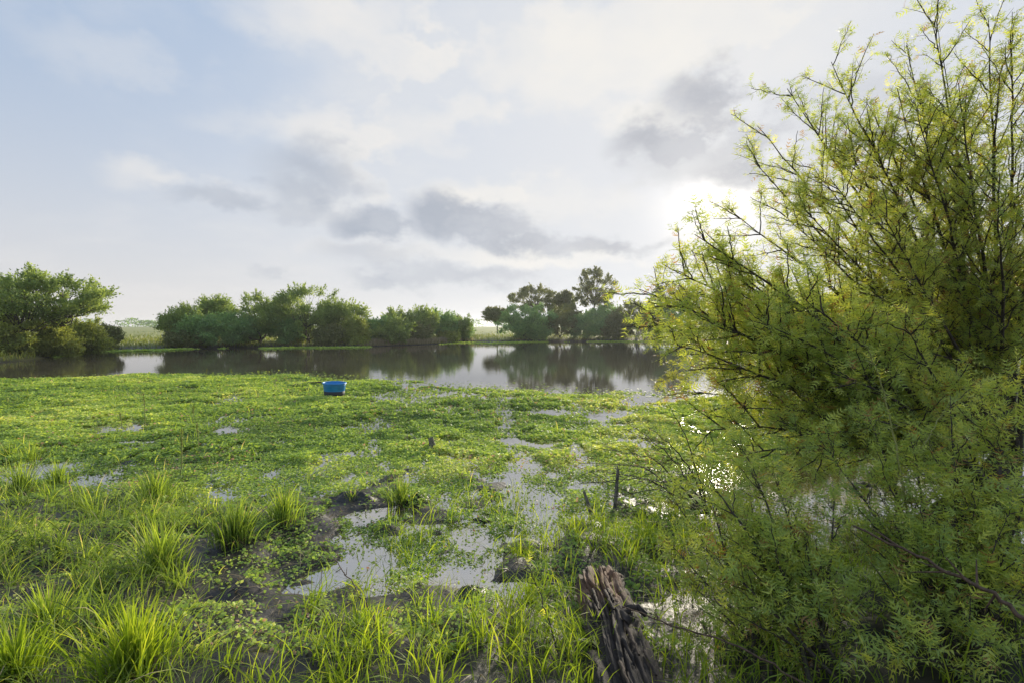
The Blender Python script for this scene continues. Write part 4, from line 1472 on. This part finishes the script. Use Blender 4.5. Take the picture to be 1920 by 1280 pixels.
M['log'] = wood_mat('weathered_wood')
M['post'] = bark_mat('grey_post_wood', (0.05, 0.045, 0.04), (0.24, 0.215, 0.19), 25)


def make_log():
    a = gp(1128, 1078, 0.12)
    b = gp(1192, 1330, 0.10)
    a[2] = float(gz(a[0], a[1])) + 0.06
    b[2] = float(gz(b[0], b[1])) + 0.04
    d = b - a
    ln = np.linalg.norm(d)
    b = a + d * 1.25
    ln *= 1.25
    d = d / np.linalg.norm(d)
    nu, nv = 230, 170
    s = np.linspace(0, 1, nv)
    th = np.linspace(0, 2 * math.pi, nu, endpoint=False)
    S_, TH_ = np.meshgrid(s, th, indexing='ij')
    side = unit(np.cross(d, [0, 0, 1.0]))
    up = np.cross(side, d)
    wv = (fbm(S_ * ln * 2.2, S_ * 0 + 4, 12, 3) - 0.5) * 1.0

    def per(fn):
        w = np.clip((TH_ - (2 * math.pi - 0.8)) / 0.8, 0, 1)
        return fn(TH_) * (1 - w) + fn(TH_ - 2 * math.pi) * w

    def plates(fa, fs, seed):
        """bark plates: height of the plate and distance to its border"""
        u = TH_ * fa + wv * fa * 0.5 + (vnoise(TH_ * fa * 1.5, S_ * ln * fs * 2.5, seed) - 0.5) * 0.5
        row = np.floor(u)
        v = S_ * ln * fs + hash2(row, row * 0, seed + 1) * 5 + (vnoise(TH_ * fa * 3, S_ * ln * fs * 3, seed + 2) - 0.5) * 0.7
        hgt = hash2(row, np.floor(v), seed + 3)
        fu, fv = u - row, v - np.floor(v)
        return hgt, np.minimum(np.minimum(fu, 1 - fu), 2.2 * np.minimum(fv, 1 - fv))

    h1, e1 = plates(10 / (2 * math.pi), 1.1, 31)
    h2, e2 = plates(34 / (2 * math.pi), 2.4, 41)
    fine = per(lambda T_: fbm(T_ * 18 + wv, S_ * ln * 7, 51, 4))
    shape = per(lambda T_: fbm(T_ * 1.0, S_ * ln * 2.0, 61, 3)) - 0.5
    R = 0.130 + 0.030 * (h1 - 0.5) - 0.046 * (1 - sstep(e1, 0.02, 0.20)) * (0.4 + 0.6 * h1) + 0.014 * (h2 - 0.5) - 0.016 * (1 - sstep(e2, 0.0, 0.22)) + 0.022 * (fine - 0.5) + 0.06 * shape
    R = R * (1 - 0.10 * (1 - sstep(S_, 0, 0.05)))
    R = R * (1.08 - 0.12 * S_)
    jag = 0.06 * (vnoise(np.cos(TH_) * 3 + 7, np.sin(TH_) * 3, 5) - 0.5) + 0.05 * (vnoise(TH_ * 5, TH_ * 0, 8) - 0.5)
    ax = S_ * ln + jag * (1 - sstep(S_, 0, 0.22))
    ca, sa = np.cos(TH_), np.sin(TH_)
    P = a + d * ax[..., None] + side * (R * ca * 1.12)[..., None] + up * (R * sa * 0.72)[..., None]
    tan = 1.6 * np.exp(-((S_ - 0.16) / 0.14) ** 2 - ((np.sin(TH_ - 1.75) * 1.0 + (1 - np.cos(TH_ - 1.75))) / 0.55) ** 2) * 1.2
    idx = np.arange(nu * nv).reshape(nv, nu)
    Q = np.stack([idx[:-1], np.roll(idx[:-1], -1, 1), np.roll(idx[1:], -1, 1), idx[1:]], -1).reshape(-1, 4)
    root = empty('old_log', a)
    tag(root, 'charred cracked old log with an orange rotten patch lying on the near bank', 'log')
    # local frame: keep world axes, y runs roughly along the log
    m = MB()
    V = (P - a).reshape(-1, 3)
    m.add(V, Q, np.clip(tan, 0, 1).ravel())
    # caps
    for row in (0, nv - 1):
        c = V[idx[row]].mean(0) + (d * (0.03 if row == 0 else 0))
        k = len(c)
        ring = V[idx[row]]
        inner = c + (ring - c) * 0.5 + d * 0.02 * (RNG.uniform(-1, 1, (nu, 1)))
        VV = np.concatenate([ring, inner, c[None]])
        i = np.arange(nu)
        j = (i + 1) % nu
        m.add(VV, [np.stack([i, j, j + nu, i + nu], 1), np.stack([i + nu, j + nu, np.full(nu, 2 * nu)], 1)], 0.0)
    m.build('trunk', M['log'], root, False)
    # broken branch knob on the right side, with its hollow
    kb = MB()
    q = d * ln * 0.47 + side * (-0.05) + up * 0.12
    sgn = 1.0 if side[0] > 0 else -1.0
    rt = np.array([1.0, 0, 0])
    c0 = d * ln * 0.46 + rt * 0.03 + up * 0.11
    V, Fq = tube1([c0 - d * -0.07, c0 + up * 0.03, c0 + rt * 0.06 + up * 0.035 - d * 0.015, c0 + rt * 0.11 + up * 0.0], 0.020, 0.014, 9, 0.005, 4, 3)
    kb.add(V, Fq, 0.0)
    kb.build('knob', M['log'], root, True)
    # loose splinters and bark plates on top
    r = np.random.default_rng(8)
    for i in range(9):
        th_ = r.uniform(0.5, 2.6)
        s0 = r.uniform(0.08, 0.75)
        l = r.uniform(0.10, 0.28)
        p0 = d * s0 * ln + side * math.cos(th_) * 0.135 + up * math.sin(th_) * 0.104
        p1 = d * (s0 * ln + l) + side * math.cos(th_ + 0.08) * 0.140 + up * math.sin(th_ + 0.08) * 0.109
        V, Fq = tube1([p0, (p0 + p1) / 2 + up * 0.006, p1], 0.010, 0.006, 5, 0.002, 4, i)
        mm = MB()
        mm.add(V, Fq, 0.15)
        mm.build('splinter', M['log'], root)
    return root


make_log()


def stump(name, label, px, py, top_px, top_py, wpx, seed):
    g = gp(px, py, 0.0)
    tp = at(top_px, top_py, g[1])
    rad = wpx * g[1] / F / 2
    r = np.random.default_rng(seed)
    root = empty(name, g)
    tag(root, label, 'stump')
    d = tp - g
    nu, nv = 18, 12
    s = np.linspace(0, 1, nv)
    th = np.linspace(0, 2 * math.pi, nu, endpoint=False)
    S_, T_ = np.meshgrid(s, th, indexing='ij')
    R = rad * (1.15 - 0.45 * S_) * (1 + 0.35 * (vnoise(T_ * 3, S_ * 2, seed) - 0.5))
    jag = (vnoise(T_ * 2.2, T_ * 0, seed + 2) - 0.7) * 0.30 * sstep(S_, 0.7, 1.0)
    P = (S_ + jag)[..., None] * d - np.array([0, 0, 0.06]) * (1 - S_)[..., None] + R[..., None] * np.stack([np.cos(T_), np.sin(T_), 0 * T_], -1)
    idx = np.arange(nu * nv).reshape(nv, nu)
    Q = np.stack([idx[:-1], np.roll(idx[:-1], -1, 1), np.roll(idx[1:], -1, 1), idx[1:]], -1).reshape(-1, 4)
    m = MB()
    m.add(P.reshape(-1, 3), Q, 0.0)
    c = P[-1].mean(0)
    i = np.arange(nu)
    m.add(np.concatenate([P[-1], [c - d * 0.1]]), np.stack([i, (i + 1) % nu, np.full(nu, nu)], 1), 0.0)
    m.build('trunk', M['post'], root)
    mm = MB()
    V, Fq = tube1([P[3, 0], P[8, 0], P[-1, 0] + d * 0.08], rad * 0.3, rad * 0.12, 5, 0.002, 3, seed)
    mm.add(V, Fq, 0.0)
    mm.build('splinter', M['post'], root)


stump('broken_stump', 'small dark pointed stump sticking out of the floating plants', 813, 842, 807, 819, 13, 4)
stump('old_post', 'thin grey standing post behind the bare twigs', 1152, 955, 1159, 872, 7, 5)
stump('leaning_stick', 'short dark stick leaning left in the grass beside the puddle', 1112, 962, 1094, 918, 7, 6)

# mud lumps
for i, (px, py, wpx, lab) in enumerate([(880, 1120, 90, 'big dark mud lump between the bright grass and the puddles'), (905, 975, 60, 'dark wet mud ridge above the middle puddle'), (655, 940, 120, 'long dark mud ridge behind the puddles'),
                                        (780, 938, 60, 'dark mud strip beside the lone spiky tuft')]):
    r = np.random.default_rng(i + 60)
    g = gp(px, py, 0.0)
    w = wpx * g[1] / F / 2
    nu, nv = 40, 14
    S_, T_ = np.meshgrid(np.linspace(0, 1, nv), np.linspace(0, 2 * math.pi, nu, endpoint=False), indexing='ij')
    xx, yy = np.cos(T_) * S_, np.sin(T_) * S_
    hgt = (1 - S_ ** 2) * 0.055 * (0.4 + 1.3 * fbm(xx * 3 + i * 9, yy * 3, 7 + i, 3))
    out = 1 + 0.5 * (vnoise(np.cos(T_) * 2 + i, np.sin(T_) * 2, 15) - 0.5)
    X, Y = xx * w * out, yy * w * (0.5 if wpx > 100 else 0.75) * out
    Z = np.maximum(gz(X + g[0], Y + g[1]), -0.015) - 0.022 + hgt + 0.035 * (fbm(xx * 9, yy * 9, i, 3) - 0.5) * (1 - S_)
    idx = np.arange(nu * nv).reshape(nv, nu)
    Q = np.stack([idx[:-1], np.roll(idx[:-1], -1, 1), np.roll(idx[1:], -1, 1), idx[1:]], -1).reshape(-1, 4)
    m = MB()
    m.add(np.stack([X, Y, Z], -1).reshape(-1, 3), Q, 0.0)
    o = m.build('mud_lump', M['ground'], None, True, None)
    o.data.transform(__import__('mathutils').Matrix.Translation((0, 0, 0)))
    o.location = (g[0], g[1], 0)
    tag(o, lab, 'mud', 'mud lumps at the edge of the puddles')


# ------------------------------------------------------------------ blue tub
def plastic(name, col, rough=0.4):
    m, nt, out = new_mat(name)
    tc = nt.nodes.new('ShaderNodeTexCoord')
    nz = nt.nodes.new('ShaderNodeTexNoise')
    nz.inputs['Scale'].default_value = 8
    nz.inputs['Detail'].default_value = 6
    nt.links.new(tc.outputs['Object'], nz.inputs['Vector'])
    c = ramp(nt, nz.outputs['Fac'], [(0.3, tuple(0.75 * q for q in col)), (0.7, col)])
    p = nt.nodes.new('ShaderNodeBsdfPrincipled')
    p.inputs['Roughness'].default_value = rough
    nt.links.new(c, p.inputs['Base Color'])
    nt.links.new(p.outputs[0], out.inputs[0])
    return m


M['tub_blue'] = plastic('blue_plastic', (0.015, 0.26, 0.66), 0.45)
M['tub_dirt'] = plastic('dirty_plastic', (0.035, 0.04, 0.05), 0.7)


def lathe(prof, nu=48):
    prof = np.array(prof, float)
    a = np.linspace(0, 2 * math.pi, nu, endpoint=False)
    V = np.stack([prof[:, 0:1] * np.cos(a), prof[:, 0:1] * np.sin(a), np.repeat(prof[:, 1:2], nu, 1)], -1)
    idx = np.arange(len(prof) * nu).reshape(len(prof), nu)
    Q = np.stack([idx[:-1], np.roll(idx[:-1], -1, 1), np.roll(idx[1:], -1, 1), idx[1:]], -1).reshape(-1, 4)
    return V.reshape(-1, 3), Q


g = gp(620, 744, 0.02)
tub = empty('feed_tub', (g[0], g[1] + 0.24, 0.04))
tub.scale = (1, 1, 0.82)
tub.rotation_euler = (math.radians(1.5), math.radians(1.5), 0.3)
tag(tub, 'round bright blue plastic tub with a dirty dark bottom on the floating plants', 'tub')
for nm, prof, mt in [
        ('wall', [(0.237, 0.125), (0.243, 0.2), (0.246, 0.205), (0.249, 0.27), (0.252, 0.275), (0.257, 0.345), (0.247, 0.345), (0.238, 0.2), (0.226, 0.04), (0.0, 0.035)], 'tub_blue'),
        ('dirty_base', [(0.0, 0.0), (0.222, 0.0), (0.228, 0.012), (0.2385, 0.128), (0.236, 0.13)], 'tub_dirt'),
        ('rim', [(0.256, 0.325), (0.272, 0.328), (0.276, 0.340), (0.276, 0.360), (0.270, 0.366), (0.254, 0.366), (0.248, 0.360), (0.248, 0.340)], 'tub_blue')]:
    m = MB()
    V, Fq = lathe(prof)
    m.add(V, Fq)
    m.build(nm, M[mt], tub, True)


# ------------------------------------------------------------------ morning haze
hz = MB()
X0, X1, Y0, Y1, Z0, Z1 = -1520, 1520, -60, 1620, -2.0, 14.0
hz.add([(X0, Y0, Z0), (X1, Y0, Z0), (X1, Y1, Z0), (X0, Y1, Z0), (X0, Y0, Z1), (X1, Y0, Z1), (X1, Y1, Z1), (X0, Y1, Z1)],
       np.array([[3, 2, 1, 0], [4, 5, 6, 7], [0, 1, 5, 4], [1, 2, 6, 5], [2, 3, 7, 6], [3, 0, 4, 7]]))
hm, hnt, hout = new_mat('haze')
pv = hnt.nodes.new('ShaderNodeVolumePrincipled')
pv.inputs['Color'].default_value = (0.93, 0.96, 1.0, 1)
pv.inputs['Density'].default_value = 0.00045
pv.inputs['Anisotropy'].default_value = 0.45
hnt.links.new(pv.outputs[0], hout.inputs['Volume'])
tag(hz.build('haze', hm), 'pale morning haze over the pond and the meadow', 'haze', kind='stuff')
